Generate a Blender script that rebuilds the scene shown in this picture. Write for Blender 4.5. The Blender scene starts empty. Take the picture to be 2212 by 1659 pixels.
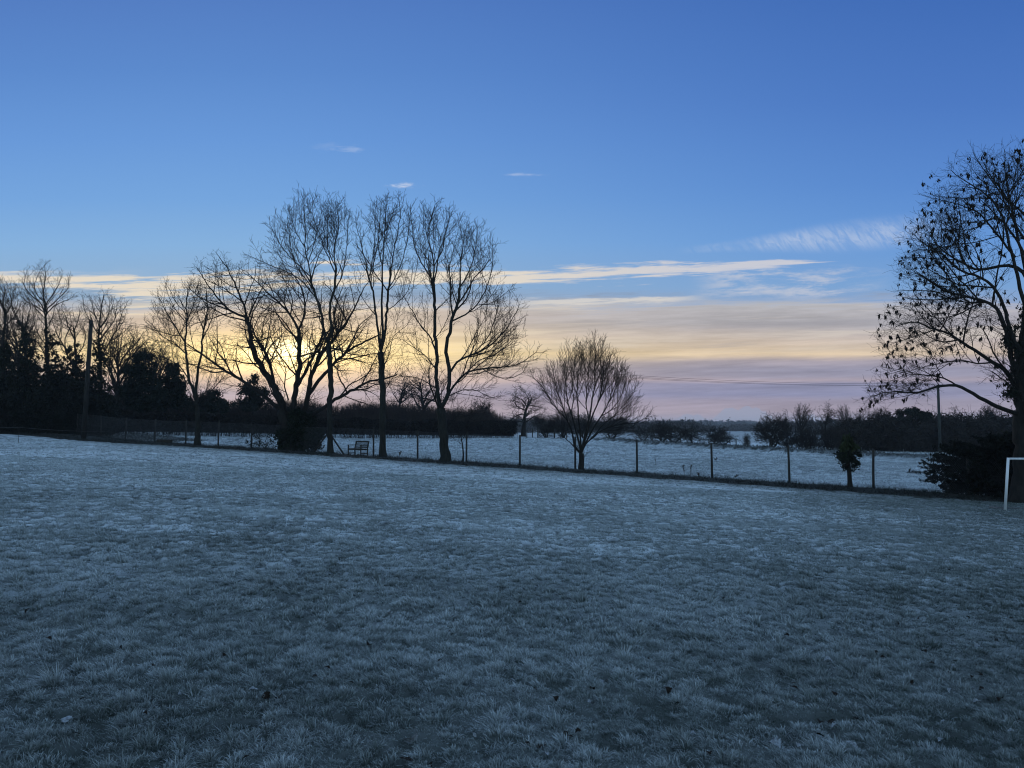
import bpy, math, random, time
import numpy as np
from mathutils import Vector, Matrix
T0 = time.time()
rng = np.random.default_rng(7)
random.seed(7)
C = bpy.context.scene.collection
scene = bpy.context.scene
D2R = math.radians

# ------------------------------------------------------------------ camera
EYE = 1.55
PITCH = D2R(3.29)
F = 1661.5                       # focal length in photo units (photo 2212 x 1659)
cam_d = bpy.data.cameras.new('camera')
cam_d.sensor_width = 36.0
cam_d.lens = 36.0 * F / 2212.0
cam_d.clip_start = 0.05
cam_d.clip_end = 20000
cam = bpy.data.objects.new('camera', cam_d)
C.objects.link(cam)
cam.location = (0, 0, EYE)
cam.rotation_euler = (math.pi / 2 + PITCH, 0, 0)
scene.camera = cam

# ------------------------------------------------------------------ render look
scene.view_settings.view_transform = 'Standard'
scene.view_settings.look = 'None'
scene.view_settings.gamma = 1
scene.view_settings.exposure = 0.0
scene.render.engine = 'CYCLES'
scene.cycles.max_bounces = 4
scene.cycles.diffuse_bounces = 2
scene.cycles.glossy_bounces = 2
scene.cycles.transmission_bounces = 2
scene.cycles.volume_bounces = 0
scene.cycles.use_denoising = True
scene.cycles.denoiser = 'OPENIMAGEDENOISE'
scene.cycles.denoising_input_passes = 'RGB_ALBEDO_NORMAL'
scene.cycles.denoising_prefilter = 'ACCURATE'
scene.cycles.use_adaptive_sampling = False
scene.cycles.filter_width = 1.1

def lin(c):
    return tuple(((v / 255.0) / 12.92 if v <= 10.3 else ((v / 255.0 + 0.055) / 1.055) ** 2.4) for v in c)

# ------------------------------------------------------------------ sky
world = bpy.data.worlds.new('World')
scene.world = world
world.use_nodes = True
WT = world.node_tree
WT.nodes.clear()

class N:
    """tiny expression wrapper round shader math nodes"""
    def __init__(s, tree, sock): s.t, s.s = tree, sock
    def _m(s, op, b=None, c=None):
        n = s.t.nodes.new('ShaderNodeMath'); n.operation = op
        for i, v in enumerate((s, b, c)):
            if v is None: continue
            if isinstance(v, N): s.t.links.new(v.s, n.inputs[i])
            else: n.inputs[i].default_value = v
        return N(s.t, n.outputs[0])
    def __add__(s, o): return s._m('ADD', o)
    __radd__ = __add__
    def __sub__(s, o): return s._m('SUBTRACT', o)
    def __rsub__(s, o): return s._m('MULTIPLY', -1.0)._m('ADD', o)
    def __mul__(s, o): return s._m('MULTIPLY', o)
    __rmul__ = __mul__
    def __truediv__(s, o): return s._m('DIVIDE', o)
    def abs(s): return s._m('ABSOLUTE')
    def max(s, o): return s._m('MAXIMUM', o)
    def min(s, o): return s._m('MINIMUM', o)
    def exp(s): return s._m('EXPONENT')
    def pow(s, o): return s._m('POWER', o)
    def clamp(s): 
        n = s._m('ADD', 0.0); n.s.node.use_clamp = True; return n
    def step(s, a, b):          # smoothstep a->b (a may be greater than b)
        n = s.t.nodes.new('ShaderNodeMapRange'); n.interpolation_type = 'SMOOTHSTEP'
        s.t.links.new(s.s, n.inputs[0])
        if a < b: n.inputs[1].default_value, n.inputs[2].default_value, n.inputs[3].default_value, n.inputs[4].default_value = a, b, 0, 1
        else: n.inputs[1].default_value, n.inputs[2].default_value, n.inputs[3].default_value, n.inputs[4].default_value = b, a, 1, 0
        return N(s.t, n.outputs[0])

def comb(t, x, y, z=0.0):
    n = t.nodes.new('ShaderNodeCombineXYZ')
    for i, v in enumerate((x, y, z)):
        if isinstance(v, N): t.links.new(v.s, n.inputs[i])
        else: n.inputs[i].default_value = v
    return N(t, n.outputs[0])
def noise(t, vec, scale=1.0, detail=3.0, rough=0.5, dist=0.0):
    n = t.nodes.new('ShaderNodeTexNoise')
    t.links.new(vec.s, n.inputs['Vector'])
    n.inputs['Scale'].default_value = scale; n.inputs['Detail'].default_value = detail
    n.inputs['Roughness'].default_value = rough; n.inputs['Distortion'].default_value = dist
    return N(t, n.outputs[0])
def ramp(t, fac, stops):
    n = t.nodes.new('ShaderNodeValToRGB'); t.links.new(fac.s, n.inputs[0])
    el = n.color_ramp.elements
    while len(el) < len(stops): el.new(0.5)
    for e, (p, c) in zip(el, sorted(stops)):
        e.position = p; e.color = (*c, 1) if len(c) == 3 else c
    return N(t, n.outputs[0])
def mix(t, f, a, b):
    n = t.nodes.new('ShaderNodeMix'); n.data_type = 'RGBA'
    for i, v in ((0, f), (6, a), (7, b)):
        if isinstance(v, N): t.links.new(v.s, n.inputs[i])
        else: n.inputs[i].default_value = v if i == 0 else (*v, 1)
    return N(t, n.outputs[2])
def addc(t, a, f, c):           # a + f*c
    n = t.nodes.new('ShaderNodeMix'); n.data_type = 'RGBA'; n.blend_type = 'ADD'; n.clamp_result = False
    for i, v in ((0, f), (6, a), (7, c)):
        if isinstance(v, N): t.links.new(v.s, n.inputs[i])
        else: n.inputs[i].default_value = v if i == 0 else (*v, 1)
    return N(t, n.outputs[2])

def build_sky():
    t = WT
    tc = t.nodes.new('ShaderNodeTexCoord')
    sep = t.nodes.new('ShaderNodeSeparateXYZ'); t.links.new(tc.outputs['Generated'], sep.inputs[0])
    dx, dy, dz = (N(t, sep.outputs[i]) for i in range(3))
    fw = dy.max(0.08)
    u = dx / fw                  # cloud sheet coordinates: distance along / above the eastern skyline
    v = dz / fw
    U = lambda x: (x - 1106) / F
    V = lambda y: math.tan(math.atan((829.5 - y) / F) + PITCH)
    TV = 0.64
    P = lambda y: max(0.0, min(1.0, V(y) / TV))
    n1 = noise(t, comb(t, u * 1.3, v * 16.0), 1.0, 4.0, 0.55)
    n2 = noise(t, comb(t, u * 3.0, v * 55.0, 3.1), 1.0, 4.0, 0.6)
    n3 = noise(t, comb(t, u * 9.0, v * 120.0, 7.7), 1.0, 3.0, 0.6)
    f1 = noise(t, comb(t, u * 5.0, (v - u * 0.035) * 75.0, 4.4), 1.0, 5.0, 0.66, 0.3)
    f2 = noise(t, comb(t, u * 14.0, (v - u * 0.05) * 190.0, 6.4), 1.0, 4.0, 0.65)
    vw = v + (n1 - 0.5) * 0.012 + (n2 - 0.5) * 0.006 + (f1 - 0.5) * 0.007
    tt = (v / TV).clamp()
    tw = (vw / TV).clamp()
    # clear sky, sunny side and far side
    clearL = ramp(t, tt, [(P(y), lin(c)) for y, c in ((-60, (82, 122, 190)), (0, (84, 126, 195)), (150, (92, 138, 205)), (300, (105, 153, 217)), (430, (118, 166, 222)), (530, (135, 178, 222)), (640, (150, 178, 205)), (760, (205, 185, 170)), (925, (185, 165, 175)))])
    clearR = ramp(t, tt, [(P(y), lin(c)) for y, c in ((-60, (62, 105, 178)), (0, (65, 109, 183)), (225, (77, 122, 195)), (400, (90, 138, 207)), (520, (103, 152, 215)), (620, (122, 163, 212)), (680, (150, 165, 195)), (780, (165, 160, 180)), (925, (165, 160, 182)))])
    side = u.step(U(350), U(2150))
    col = mix(t, side, clearL, clearR)
    # low layered cloud deck
    deckL = ramp(t, tw, [(P(y), lin(c)) for y, c in ((640, (140, 166, 195)), (655, (165, 172, 185)), (672, (215, 198, 180)), (700, (216, 196, 172)), (722, (236, 210, 166)), (748, (250, 224, 160)), (775, (252, 224, 156)), (800, (238, 206, 162)), (822, (212, 186, 170)), (850, (178, 166, 178)), (872, (188, 170, 176)), (900, (198, 176, 174)))])
    deckR = ramp(t, tw, [(P(y), lin(c)) for y, c in ((640, (150, 170, 200)), (655, (190, 190, 195)), (675, (182, 180, 185)), (700, (173, 171, 177)), (722, (188, 178, 174)), (742, (204, 188, 174)), (764, (219, 197, 168)), (780, (164, 156, 168)), (798, (150, 149, 171)), (812, (154, 151, 171)), (821, (172, 160, 172)), (829, (143, 144, 172)), (852, (140, 142, 172)), (864, (160, 153, 173)), (890, (172, 160, 174)), (906, (164, 162, 184))) ])
    du = u - U(560)
    sunside = ((du * du) * (-1.0 / (0.36 ** 2))).exp()
    deck = mix(t, sunside, deckR, deckL)
    sh = (f1 - 0.5) * 0.75 + (f2 - 0.5) * 0.35 + 1.0
    dk = t.nodes.new('ShaderNodeVectorMath'); dk.operation = 'SCALE'; t.links.new(deck.s, dk.inputs[0]); t.links.new(sh.s, dk.inputs['Scale']); deck = N(t, dk.outputs[0])
    edge = v + (n1 - 0.5) * 0.03 + (f1 - 0.5) * 0.085 + (f2 - 0.5) * 0.03
    dmask = edge.step(V(626), V(676))
    faint = mix(t, u.step(U(1750), U(2350)) * 0.35, deck, lin((165, 162, 185)))
    col = mix(t, dmask, col, faint)
    # long cirrus band, thickest over the sun, thinning away to the south
    c0 = ramp(t, ((u + 0.72) / 1.3).clamp(), [(((U(x) + 0.72) / 1.3), (g, g, g)) for x, g in ((-60, 0.20), (300, 0.18), (750, 0.20), (1100, 0.198), (1400, 0.2065), (1700, 0.2155), (1850, 0.22))])
    wd = ramp(t, ((u + 0.72) / 1.3).clamp(), [(((U(x) + 0.72) / 1.3), (g, g, g)) for x, g in ((-60, 0.019), (300, 0.019), (750, 0.021), (1150, 0.016), (1500, 0.0125), (1700, 0.008), (1830, 0.0001))])
    q = 1.0 - ((v - c0) / (wd.max(0.0005)) + (n1 - 0.5) * 0.9).abs()
    m1 = (q * 0.9 + (f1 - 0.5) * 2.6 + (f2 - 0.5) * 1.3).step(0.18, 0.72) * wd.step(0.0002, 0.004)
    cream = mix(t, u.step(U(900), U(1650)), lin((236, 222, 200)), lin((206, 206, 214)))
    col = mix(t, (m1 * 0.92).clamp(), col, cream)
    # thin streaks above it on the left
    q = 1.0 - ((v - V(590)) / 0.008 + (n1 - 0.5) * 2.0).abs()
    col = mix(t, (q + (f1 - 0.5) * 3.0).step(0.2, 1.0) * u.step(U(360), U(0)) * 0.6, col, lin((205, 208, 212)))
    # second, lower streak
    q = 1.0 - ((v - V(648) - (u - U(1300)) * 0.02) / 0.0085).abs()
    m2 = (q * 0.8 + (f1 - 0.5) * 2.8 + (f2 - 0.5) * 2.0).step(0.2, 0.8) * u.step(U(1060), U(1200)) * u.step(U(1560), U(1430))
    col = mix(t, m2 * 0.8, col, lin((220, 214, 206)))
    # patchy cirrus at the end of the band
    n4 = noise(t, comb(t, u * 13.0, (v - u * 0.06) * 75.0, 1.3), 1.0, 5.0, 0.66, 0.2)
    m3 = n4.step(0.42, 0.66) * u.step(U(1480), U(1600)) * u.step(U(1950), U(1780)) * v.step(V(655), V(630)) * v.step(V(565), V(590))
    col = mix(t, m3 * 0.72, col, lin((200, 203, 214)))
    # ribbed cirrus on the right
    cl = v - V(519) - (u - U(1740)) * 0.085
    rib = noise(t, comb(t, (u + v * 0.7) * 85.0, v * 34.0 - u * 2.0 + n2 * 1.2, 5.5), 1.0, 5.0, 0.7, 1.1)
    big = noise(t, comb(t, u * 9.0, v * 30.0, 9.5), 1.0, 3.0, 0.5)
    wr = u.step(U(1480), U(1900)) * 0.014 + 0.005
    m4 = ((cl / wr).abs()).step(1.35, 0.2) * rib.step(0.34, 0.66) * big.step(0.25, 0.6) * u.step(U(1450), U(1600)) * u.step(U(2120), U(1900))
    col = mix(t, m4 * 0.62, col, lin((188, 202, 226)))
    m4b = ((cl / wr).abs()).step(1.6, 0.1) * u.step(U(1500), U(1750)) * u.step(U(2150), U(1950)) * 0.22
    col = mix(t, m4b, col, lin((168, 190, 224)))
    w2 = noise(t, comb(t, u * 45.0, v * 150.0, 2.7), 1.0, 4.0, 0.65, 0.4)
    # cream streaks combed through the deck
    f3 = noise(t, comb(t, u * 3.2, (v - u * 0.022 + (n1 - 0.5) * 0.02) * 62.0, 12.4), 1.0, 5.0, 0.62, 0.25)
    m5 = f3.step(0.50, 0.66) * v.step(V(640), V(668)) * v.step(V(772), V(735))
    col = mix(t, m5 * 0.6, col, mix(t, sunside, lin((214, 204, 194)), lin((255, 232, 188))))
    m6 = (1.0 - f3).step(0.52, 0.66) * v.step(V(650), V(680)) * v.step(V(790), V(745))
    col = mix(t, m6 * 0.30, col, mix(t, sunside, lin((158, 157, 168)), lin((214, 188, 162))))
    # two small wisps high up
    for (x, y, sx, sy, k) in ((875, 399, 42, 9, 0.75), (752, 322, 55, 11, 0.22), (1130, 378, 52, 5, 0.3), (700, 318, 40, 14, 0.08)):
        a = (u - U(x)) / (sx / F); b = (v - V(y)) / (sy / F)
        g = (((a * a + b * b) * -1.0).exp() + (f1 - 0.5) * 1.5 + (w2 - 0.5) * 1.9 - 0.12).step(0.30, 1.15) * ((a * a + b * b).step(2.6, 0.6))
        col = mix(t, g * k, col, lin((215, 222, 236)))
    # far cumulus tops on the skyline
    nc = noise(t, comb(t, u * 15.0, 0.0, 2.2), 1.0, 2.0, 0.5)
    np_ = noise(t, comb(t, u * 62.0, v * 60.0, 8.2), 1.0, 4.0, 0.6)
    env = u.step(U(1330), U(1470)) * u.step(U(1900), U(1720))
    mc = ((nc - 0.40).max(0.0) * env * 0.10 + env * (np_ - 0.40) * 0.020 + V(917) - v).step(-0.0006, 0.0008)
    col = mix(t, mc * 0.85, col, lin((158, 164, 187)))
    # veiled sun: bright gap in the cloud, broad glow and a short pillar
    def gauss(x, y, sx, sy):
        a = (u - U(x)) / (sx / F); b = (vw - V(y)) / (sy / F)
        return ((a * a + b * b) * -1.0).exp()
    streak = (n2 * 1.6 - 0.1)
    col = addc(t, col, gauss(640, 770, 330, 95) * 0.30 * (n1 + 0.5), (1.0, 0.66, 0.26))
    col = addc(t, col, gauss(620, 766, 140, 36) * 1.1 * streak, (1.0, 0.78, 0.34))
    col = addc(t, col, gauss(612, 758, 52, 15) * 3.0, (1.0, 0.9, 0.6))
    col = addc(t, col, gauss(695, 758, 60, 10) * 0.9, (1.0, 0.9, 0.6))
    col = addc(t, col, gauss(633, 812, 26, 52) * 0.7, (1.0, 0.75, 0.3))
    # the rest of the dome (overhead and behind): Nishita dawn sky plus an added even fill
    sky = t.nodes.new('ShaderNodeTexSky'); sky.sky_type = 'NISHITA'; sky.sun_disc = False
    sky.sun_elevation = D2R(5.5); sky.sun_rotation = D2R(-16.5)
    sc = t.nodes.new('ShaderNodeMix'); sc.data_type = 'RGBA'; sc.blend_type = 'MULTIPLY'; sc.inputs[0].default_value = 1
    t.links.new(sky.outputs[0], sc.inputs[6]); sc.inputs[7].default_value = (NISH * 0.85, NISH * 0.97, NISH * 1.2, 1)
    over = addc(t, N(t, sc.outputs[2]), 1.0, DOME_FILL)
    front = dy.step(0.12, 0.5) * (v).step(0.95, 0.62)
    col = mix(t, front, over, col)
    bg = t.nodes.new('ShaderNodeBackground'); bg.inputs[1].default_value = 1.0
    t.links.new(col.s, bg.inputs[0])
    out = t.nodes.new('ShaderNodeOutputWorld'); t.links.new(bg.outputs[0], out.inputs[0])
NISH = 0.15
DOME_FILL = (0.19, 0.31, 0.47)      # even fill added to the unseen dome to brighten the ground
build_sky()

sun_d = bpy.data.lights.new('sun', 'SUN')
sun_d.energy = 0.25
sun_d.angle = D2R(12)
sun_d.color = (1.0, 0.80, 0.55)
sun = bpy.data.objects.new('sun', sun_d); C.objects.link(sun)
saz, sel = D2R(-16.5), D2R(5.5)
sdir = Vector((math.sin(saz) * math.cos(sel), math.cos(saz) * math.cos(sel), math.sin(sel)))
sun.rotation_euler = sdir.to_track_quat('Z', 'Y').to_euler()

# ------------------------------------------------------------------ helpers
def tag(o, label=None, cat=None, group=None, kind=None):
    if label: o['label'] = label
    if cat: o['category'] = cat
    if group: o['group'] = group
    if kind: o['kind'] = kind
    return o

def empty(name, loc, label, cat, group=None):
    o = bpy.data.objects.new(name, None); C.objects.link(o); o.location = loc
    o.empty_display_size = 0.2
    return tag(o, label, cat, group)

def link(name, me, parent=None, loc=None, local=False):
    """link a mesh; with parent, world-space verts are kept by subtracting the parent's location"""
    o = bpy.data.objects.new(name, me); C.objects.link(o)
    if parent is not None:
        o.parent = parent
        if not local: me.transform(Matrix.Translation(-Vector(parent.location)))
    if loc is not None: o.location = loc
    return o

def np_mesh(name, V_, quads=None, tris=None, mat=None, attrs=None, smooth=False):
    me = bpy.data.meshes.new(name)
    V_ = np.asarray(V_, dtype=np.float32).reshape(-1, 3)
    nq = 0 if quads is None else len(quads); nt = 0 if tris is None else len(tris)
    me.vertices.add(len(V_)); me.vertices.foreach_set('co', V_.ravel())
    nl = nq * 4 + nt * 3
    me.loops.add(nl); me.polygons.add(nq + nt)
    li = []; 
    if nq: li.append(np.asarray(quads, dtype=np.int32).ravel())
    if nt: li.append(np.asarray(tris, dtype=np.int32).ravel())
    me.loops.foreach_set('vertex_index', np.concatenate(li))
    ls = np.concatenate([np.arange(nq) * 4, nq * 4 + np.arange(nt) * 3]).astype(np.int32)
    me.polygons.foreach_set('loop_start', ls)
    if smooth: me.polygons.foreach_set('use_smooth', np.ones(nq + nt, dtype=bool))
    if attrs:
        for k, a in attrs.items():
            at_ = me.attributes.new(k, 'FLOAT', 'POINT'); at_.data.foreach_set('value', np.asarray(a, dtype=np.float32))
    me.update(calc_edges=True)
    if mat: me.materials.append(mat)
    return me

class MB:
    """collects boxes, bars and tubes into one mesh"""
    def __init__(s): s.v = []; s.f = []
    def add(s, vs, fs):
        b = len(s.v); s.v += [tuple(x) for x in vs]; s.f += [tuple(i + b for i in f) for f in fs]
    def bar(s, a, b, w, d, up=(0, 0, 1), bev=0.15):
        """beam from a to b with a chamfered w x d section"""
        a, b = Vector(a), Vector(b); t = (b - a).normalized(); up = Vector(up)
        if abs(t.dot(up)) > 0.95: up = Vector((0, 1, 0))
        x = t.cross(up).normalized(); y = x.cross(t)
        c = min(w, d) * bev
        sec = [(-w/2 + c, -d/2), (w/2 - c, -d/2), (w/2, -d/2 + c), (w/2, d/2 - c), (w/2 - c, d/2), (-w/2 + c, d/2), (-w/2, d/2 - c), (-w/2, -d/2 + c)]
        vs = [a + x * p + y * q for p, q in sec] + [b + x * p + y * q for p, q in sec]
        fs = [(i, (i + 1) % 8, 8 + (i + 1) % 8, 8 + i) for i in range(8)] + [tuple(range(7, -1, -1)), tuple(range(8, 16))]
        s.add(vs, fs)
    def tube(s, pts, rad, n=8):
        pts = [Vector(p) for p in pts]; m = len(pts)
        if not hasattr(rad, '__len__'): rad = [rad] * m
        vs = []
        for i, p in enumerate(pts):
            t = (pts[min(i + 1, m - 1)] - pts[max(i - 1, 0)]).normalized()
            ref = Vector((0, 0, 1)) if abs(t.z) < 0.9 else Vector((0, 1, 0))
            x = t.cross(ref).normalized(); y = x.cross(t)
            vs += [p + (x * math.cos(k * 2 * math.pi / n) + y * math.sin(k * 2 * math.pi / n)) * rad[i] for k in range(n)]
        fs = [(i * n + k, i * n + (k + 1) % n, (i + 1) * n + (k + 1) % n, (i + 1) * n + k) for i in range(m - 1) for k in range(n)]
        fs += [tuple(range(n - 1, -1, -1)), tuple((m - 1) * n + k for k in range(n))]
        s.add(vs, fs)
    def mesh(s, name, mat, smooth=False):
        me = bpy.data.meshes.new(name); me.from_pydata(s.v, [], s.f); me.update()
        me.materials.append(mat)
        if smooth: me.polygons.foreach_set('use_smooth', [True] * len(me.polygons))
        return me
    def build(s, name, mat, parent=None, smooth=False, local=False):
        return link(name, s.mesh(name, mat, smooth), parent, local=local)

# value noise
def _h(ix, iy, s):
    n = (ix * 374761393 + iy * 668265263 + s * 1274126177) & 0x7fffffff
    n = ((n ^ (n >> 13)) * 1103515245 + 12345) & 0x7fffffff
    n = (n ^ (n >> 16)) & 0xffff
    return n / 65535.0
def vnoise(x, y, s=0):
    xi = np.floor(x).astype(np.int64); yi = np.floor(y).astype(np.int64)
    fx = x - xi; fy = y - yi
    fx = fx * fx * (3 - 2 * fx); fy = fy * fy * (3 - 2 * fy)
    a = _h(xi, yi, s); b = _h(xi + 1, yi, s); c = _h(xi, yi + 1, s); d = _h(xi + 1, yi + 1, s)
    return (a * (1 - fx) + b * fx) * (1 - fy) + (c * (1 - fx) + d * fx) * fy
def fbm(x, y, s=0, o=3):
    r = 0; k = 1; tot = 0
    for i in range(o):
        r = r + vnoise(x * 2 ** i, y * 2 ** i, s + i * 17) * k; tot += k; k *= 0.5
    return r / tot

def at(x, y, Y):
    """world point seen at photo position (x, y), Y metres ahead of the camera"""
    a = (x - 1106) / F; b = (829.5 - y) / F
    dy_ = math.cos(PITCH) - b * math.sin(PITCH); dz_ = math.sin(PITCH) + b * math.cos(PITCH)
    return Vector((a / dy_ * Y, Y, EYE + dz_ / dy_ * Y))

# ------------------------------------------------------------------ terrain
def plane(X, Y): return -0.0476 * X - 0.0148 * Y
FA = np.array([-30.1, 60.0]); FB = np.array([16.6, 36.0])          # the fence line in plan
FD = (FB - FA) / np.linalg.norm(FB - FA); FN = np.array([-FD[1], FD[0]])   # FN points beyond the fence
def fdist(X, Y): return (X - FA[0]) * FN[0] + (Y - FA[1]) * FN[1]
def fence_at(px):
    """point of the fence line seen at photo column px"""
    k = (px - 1106) / F
    s = (k * FA[1] - FA[0]) / (FD[0] - k * FD[1])
    return FA + FD * s
ctl = []
for X in (-70, -45, -20, 0, 20, 45, 70):
    for Y in (-20, 0, 15, 28): ctl.append((X, Y, plane(X, Y)))
for s in np.linspace(-30, 90, 13):
    p = FA + FD * s; ctl.append((p[0], p[1], plane(*p)))
    p = p - FN * 5; ctl.append((p[0], p[1], plane(*p)))
for x, y, Y in ((-80, 938, 56), (0, 938, 60), (100, 938, 64), (230, 937, 68), (420, 942, 74), (640, 945, 82), (900, 947, 91), (1110, 946, 98),
                (1371, 958, 95), (1589, 970, 84), (1808, 983, 74), (1993, 993, 66), (2250, 1004, 58), (1668, 970, 100), (1800, 975, 96), (1941, 978, 92), (2200, 984, 90),
                (1400, 954, 112), (1500, 959, 108), (1600, 956, 150), (1570, 948, 210), (1106, 944, 250), (1500, 942, 300), (1900, 946, 250), (600, 944, 250), (200, 944, 250), (2400, 944, 280), (-200, 944, 250)):
    p = at(x, y, Y); ctl.append((p.x, p.y, p.z))
ctl = np.array(ctl)
def _phi(r2): return 0.5 * r2 * np.log(r2 + 1e-9)
_n = len(ctl)
_K = _phi((ctl[:, None, 0] - ctl[None, :, 0]) ** 2 + (ctl[:, None, 1] - ctl[None, :, 1]) ** 2) + np.eye(_n) * 2.0
_Pm = np.c_[np.ones(_n), ctl[:, :2]]
_A = np.zeros((_n + 3, _n + 3)); _A[:_n, :_n] = _K; _A[:_n, _n:] = _Pm; _A[_n:, :_n] = _Pm.T
_w = np.linalg.solve(_A, np.r_[ctl[:, 2], 0, 0, 0])
def sstep(a, b, x):
    t = np.clip((x - a) / (b - a), 0, 1); return t * t * (3 - 2 * t)
BA = at(1371, 958, 95); BB = at(1993, 993, 66)
BA = np.array([BA.x, BA.y]); BB = np.array([BB.x, BB.y]); BD = (BB - BA) / np.linalg.norm(BB - BA)
def bank_mask(X, Y):
    s = (X - BA[0]) * BD[0] + (Y - BA[1]) * BD[1]
    d = (X - BA[0]) * -BD[1] + (Y - BA[1]) * BD[0]
    d = d + 0.5 * np.sin(s * 0.21) + 0.3 * np.sin(s * 0.57 + 1)
    return np.exp(-(d / 1.1) ** 2) * sstep(-14, -2, s)
def Hs(X, Y):
    """smooth terrain height"""
    X = np.asarray(X, dtype=np.float64); Y = np.asarray(Y, dtype=np.float64)
    sh = X.shape; X = X.ravel(); Y = Y.ravel(); out = np.empty(len(X))
    for i in range(0, len(X), 100000):
        x = X[i:i + 100000]; y = Y[i:i + 100000]
        xc = np.clip(x, -170, 190); yc = np.clip(y, -30, 300)
        z = _phi((xc[:, None] - ctl[None, :, 0]) ** 2 + (yc[:, None] - ctl[None, :, 1]) ** 2) @ _w[:_n] + _w[_n] + _w[_n + 1] * xc + _w[_n + 2] * yc
        k = 1 - sstep(-9, -4, fdist(x, y))
        z = z * (1 - k) + plane(x, y) * k
        far = sstep(230, 330, np.hypot(x, y))
        z = z * (1 - far) + (-1.7) * far
        z += 0.45 * bank_mask(x, y)
        # low rough bank along the fence
        v = fdist(x, y) + 0.6 * (vnoise(x * 0.3, y * 0.3, 5) - 0.5)
        z += 0.12 * np.exp(-((v + 0.5) / 0.9) ** 2)
        out[i:i + 100000] = z
    return out.reshape(sh)
def pits(X, Y):
    """bare hollows between the grass tufts, 0..1"""
    p = 0.55 * vnoise(X * 3.6, Y * 4.2, 201) + 0.45 * vnoise(X * 9.0, Y * 10.0, 207)
    q = 0.6 * vnoise(X * 7.5 + 9, Y * 8.5, 211) + 0.4 * vnoise(X * 17.0, Y * 18.0, 213)
    thr = 0.31 + 0.14 * (vnoise(X * 0.35, Y * 0.35, 215) - 0.4)
    a = 1 - sstep(thr - 0.04, thr + 0.10, p); b = 1 - sstep(0.22, 0.36, q)
    return np.maximum(a, 0.8 * b) * (0.55 + 0.45 * sstep(6, 14, np.hypot(X, Y)))
def bumps(X, Y):
    """tufts and hollows of the turf"""
    b = (fbm(X * 0.7, Y * 0.7, 3, 2) - 0.5) * 0.05 + (fbm(X * 3.2, Y * 3.2, 11, 2) - 0.5) * 0.05 + (vnoise(X * 9.0, Y * 9.0, 31) - 0.5) * 0.02
    b = b - 0.05 * pits(X, Y)
    m = fdist(X, Y) > 0.6
    return b * np.where(m, 1.9, 1.0)
def H(X, Y): return Hs(X, Y) + bumps(X, Y)
def ground_px(x, y, Y0=2.5, Y1=400):
    """where the ray through photo position (x, y) meets the ground"""
    a = np.geomspace(Y0, Y1, 1500)
    p = at(x, y, 1.0)
    X = p.x * a; Z = EYE + (p.z - EYE) * a
    g = Hs(X, a)
    i = int(np.argmax(g > Z))
    if i == 0: i = len(a) - 1
    return Vector((X[i], a[i], g[i]))
def gz(X, Y): return float(Hs(np.array([X]), np.array([Y]))[0])
# ------------------------------------------------------------------ materials
def new_mat(name):
    m = bpy.data.materials.new(name); m.use_nodes = True
    b = m.node_tree.nodes['Principled BSDF']
    b.inputs['Roughness'].default_value = 0.9
    b.inputs['Specular IOR Level'].default_value = 0.15
    return m, m.node_tree, b
def coords(t, scale=1.0):
    tc = t.nodes.new('ShaderNodeTexCoord'); mp = t.nodes.new('ShaderNodeMapping')
    mp.inputs['Scale'].default_value = scale if hasattr(scale, '__len__') else (scale,) * 3
    t.links.new(tc.outputs['Object'], mp.inputs[0]); return N(t, mp.outputs[0])
def attr(t, name):
    a = t.nodes.new('ShaderNodeAttribute'); a.attribute_name = name
    return N(t, a.outputs['Fac'])
def noisy(name, c0, c1, scale=6.0, rough=0.9, bump=0.0, detail=4.0):
    m, t, b = new_mat(name)
    n = noise(t, coords(t, scale), 1.0, detail, 0.6)
    col = ramp(t, n, [(0.3, c0), (0.7, c1)])
    t.links.new(col.s, b.inputs['Base Color']); b.inputs['Roughness'].default_value = rough
    if bump:
        bp = t.nodes.new('ShaderNodeBump'); bp.inputs['Strength'].default_value = bump; bp.inputs['Distance'].default_value = 0.03
        t.links.new(n.s, bp.inputs['Height']); t.links.new(bp.outputs[0], b.inputs['Normal'])
    return m
M = {}
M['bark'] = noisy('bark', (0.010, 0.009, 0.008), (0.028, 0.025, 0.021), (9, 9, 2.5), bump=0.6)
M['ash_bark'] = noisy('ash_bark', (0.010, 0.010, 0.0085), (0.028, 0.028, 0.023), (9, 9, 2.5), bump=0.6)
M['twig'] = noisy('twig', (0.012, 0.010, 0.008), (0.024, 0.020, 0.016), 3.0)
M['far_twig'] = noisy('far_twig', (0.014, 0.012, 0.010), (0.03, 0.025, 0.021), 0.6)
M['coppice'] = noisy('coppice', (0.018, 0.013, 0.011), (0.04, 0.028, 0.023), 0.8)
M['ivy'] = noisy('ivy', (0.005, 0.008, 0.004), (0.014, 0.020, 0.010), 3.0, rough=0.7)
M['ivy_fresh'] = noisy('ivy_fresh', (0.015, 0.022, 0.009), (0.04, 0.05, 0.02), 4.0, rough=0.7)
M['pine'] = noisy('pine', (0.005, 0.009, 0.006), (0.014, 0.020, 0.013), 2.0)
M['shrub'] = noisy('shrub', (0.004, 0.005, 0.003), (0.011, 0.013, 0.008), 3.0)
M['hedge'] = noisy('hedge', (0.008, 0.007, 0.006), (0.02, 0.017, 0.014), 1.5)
M['wood'] = noisy('weathered_wood', (0.02, 0.017, 0.014), (0.05, 0.042, 0.034), (14, 14, 3), bump=0.3)
M['post_wood'] = noisy('post_wood', (0.018, 0.016, 0.013), (0.05, 0.044, 0.036), (16, 16, 3), bump=0.4)
M['pole_wood'] = noisy('pole_wood', (0.012, 0.012, 0.011), (0.032, 0.03, 0.027), (10, 10, 1.5), bump=0.3)
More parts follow.
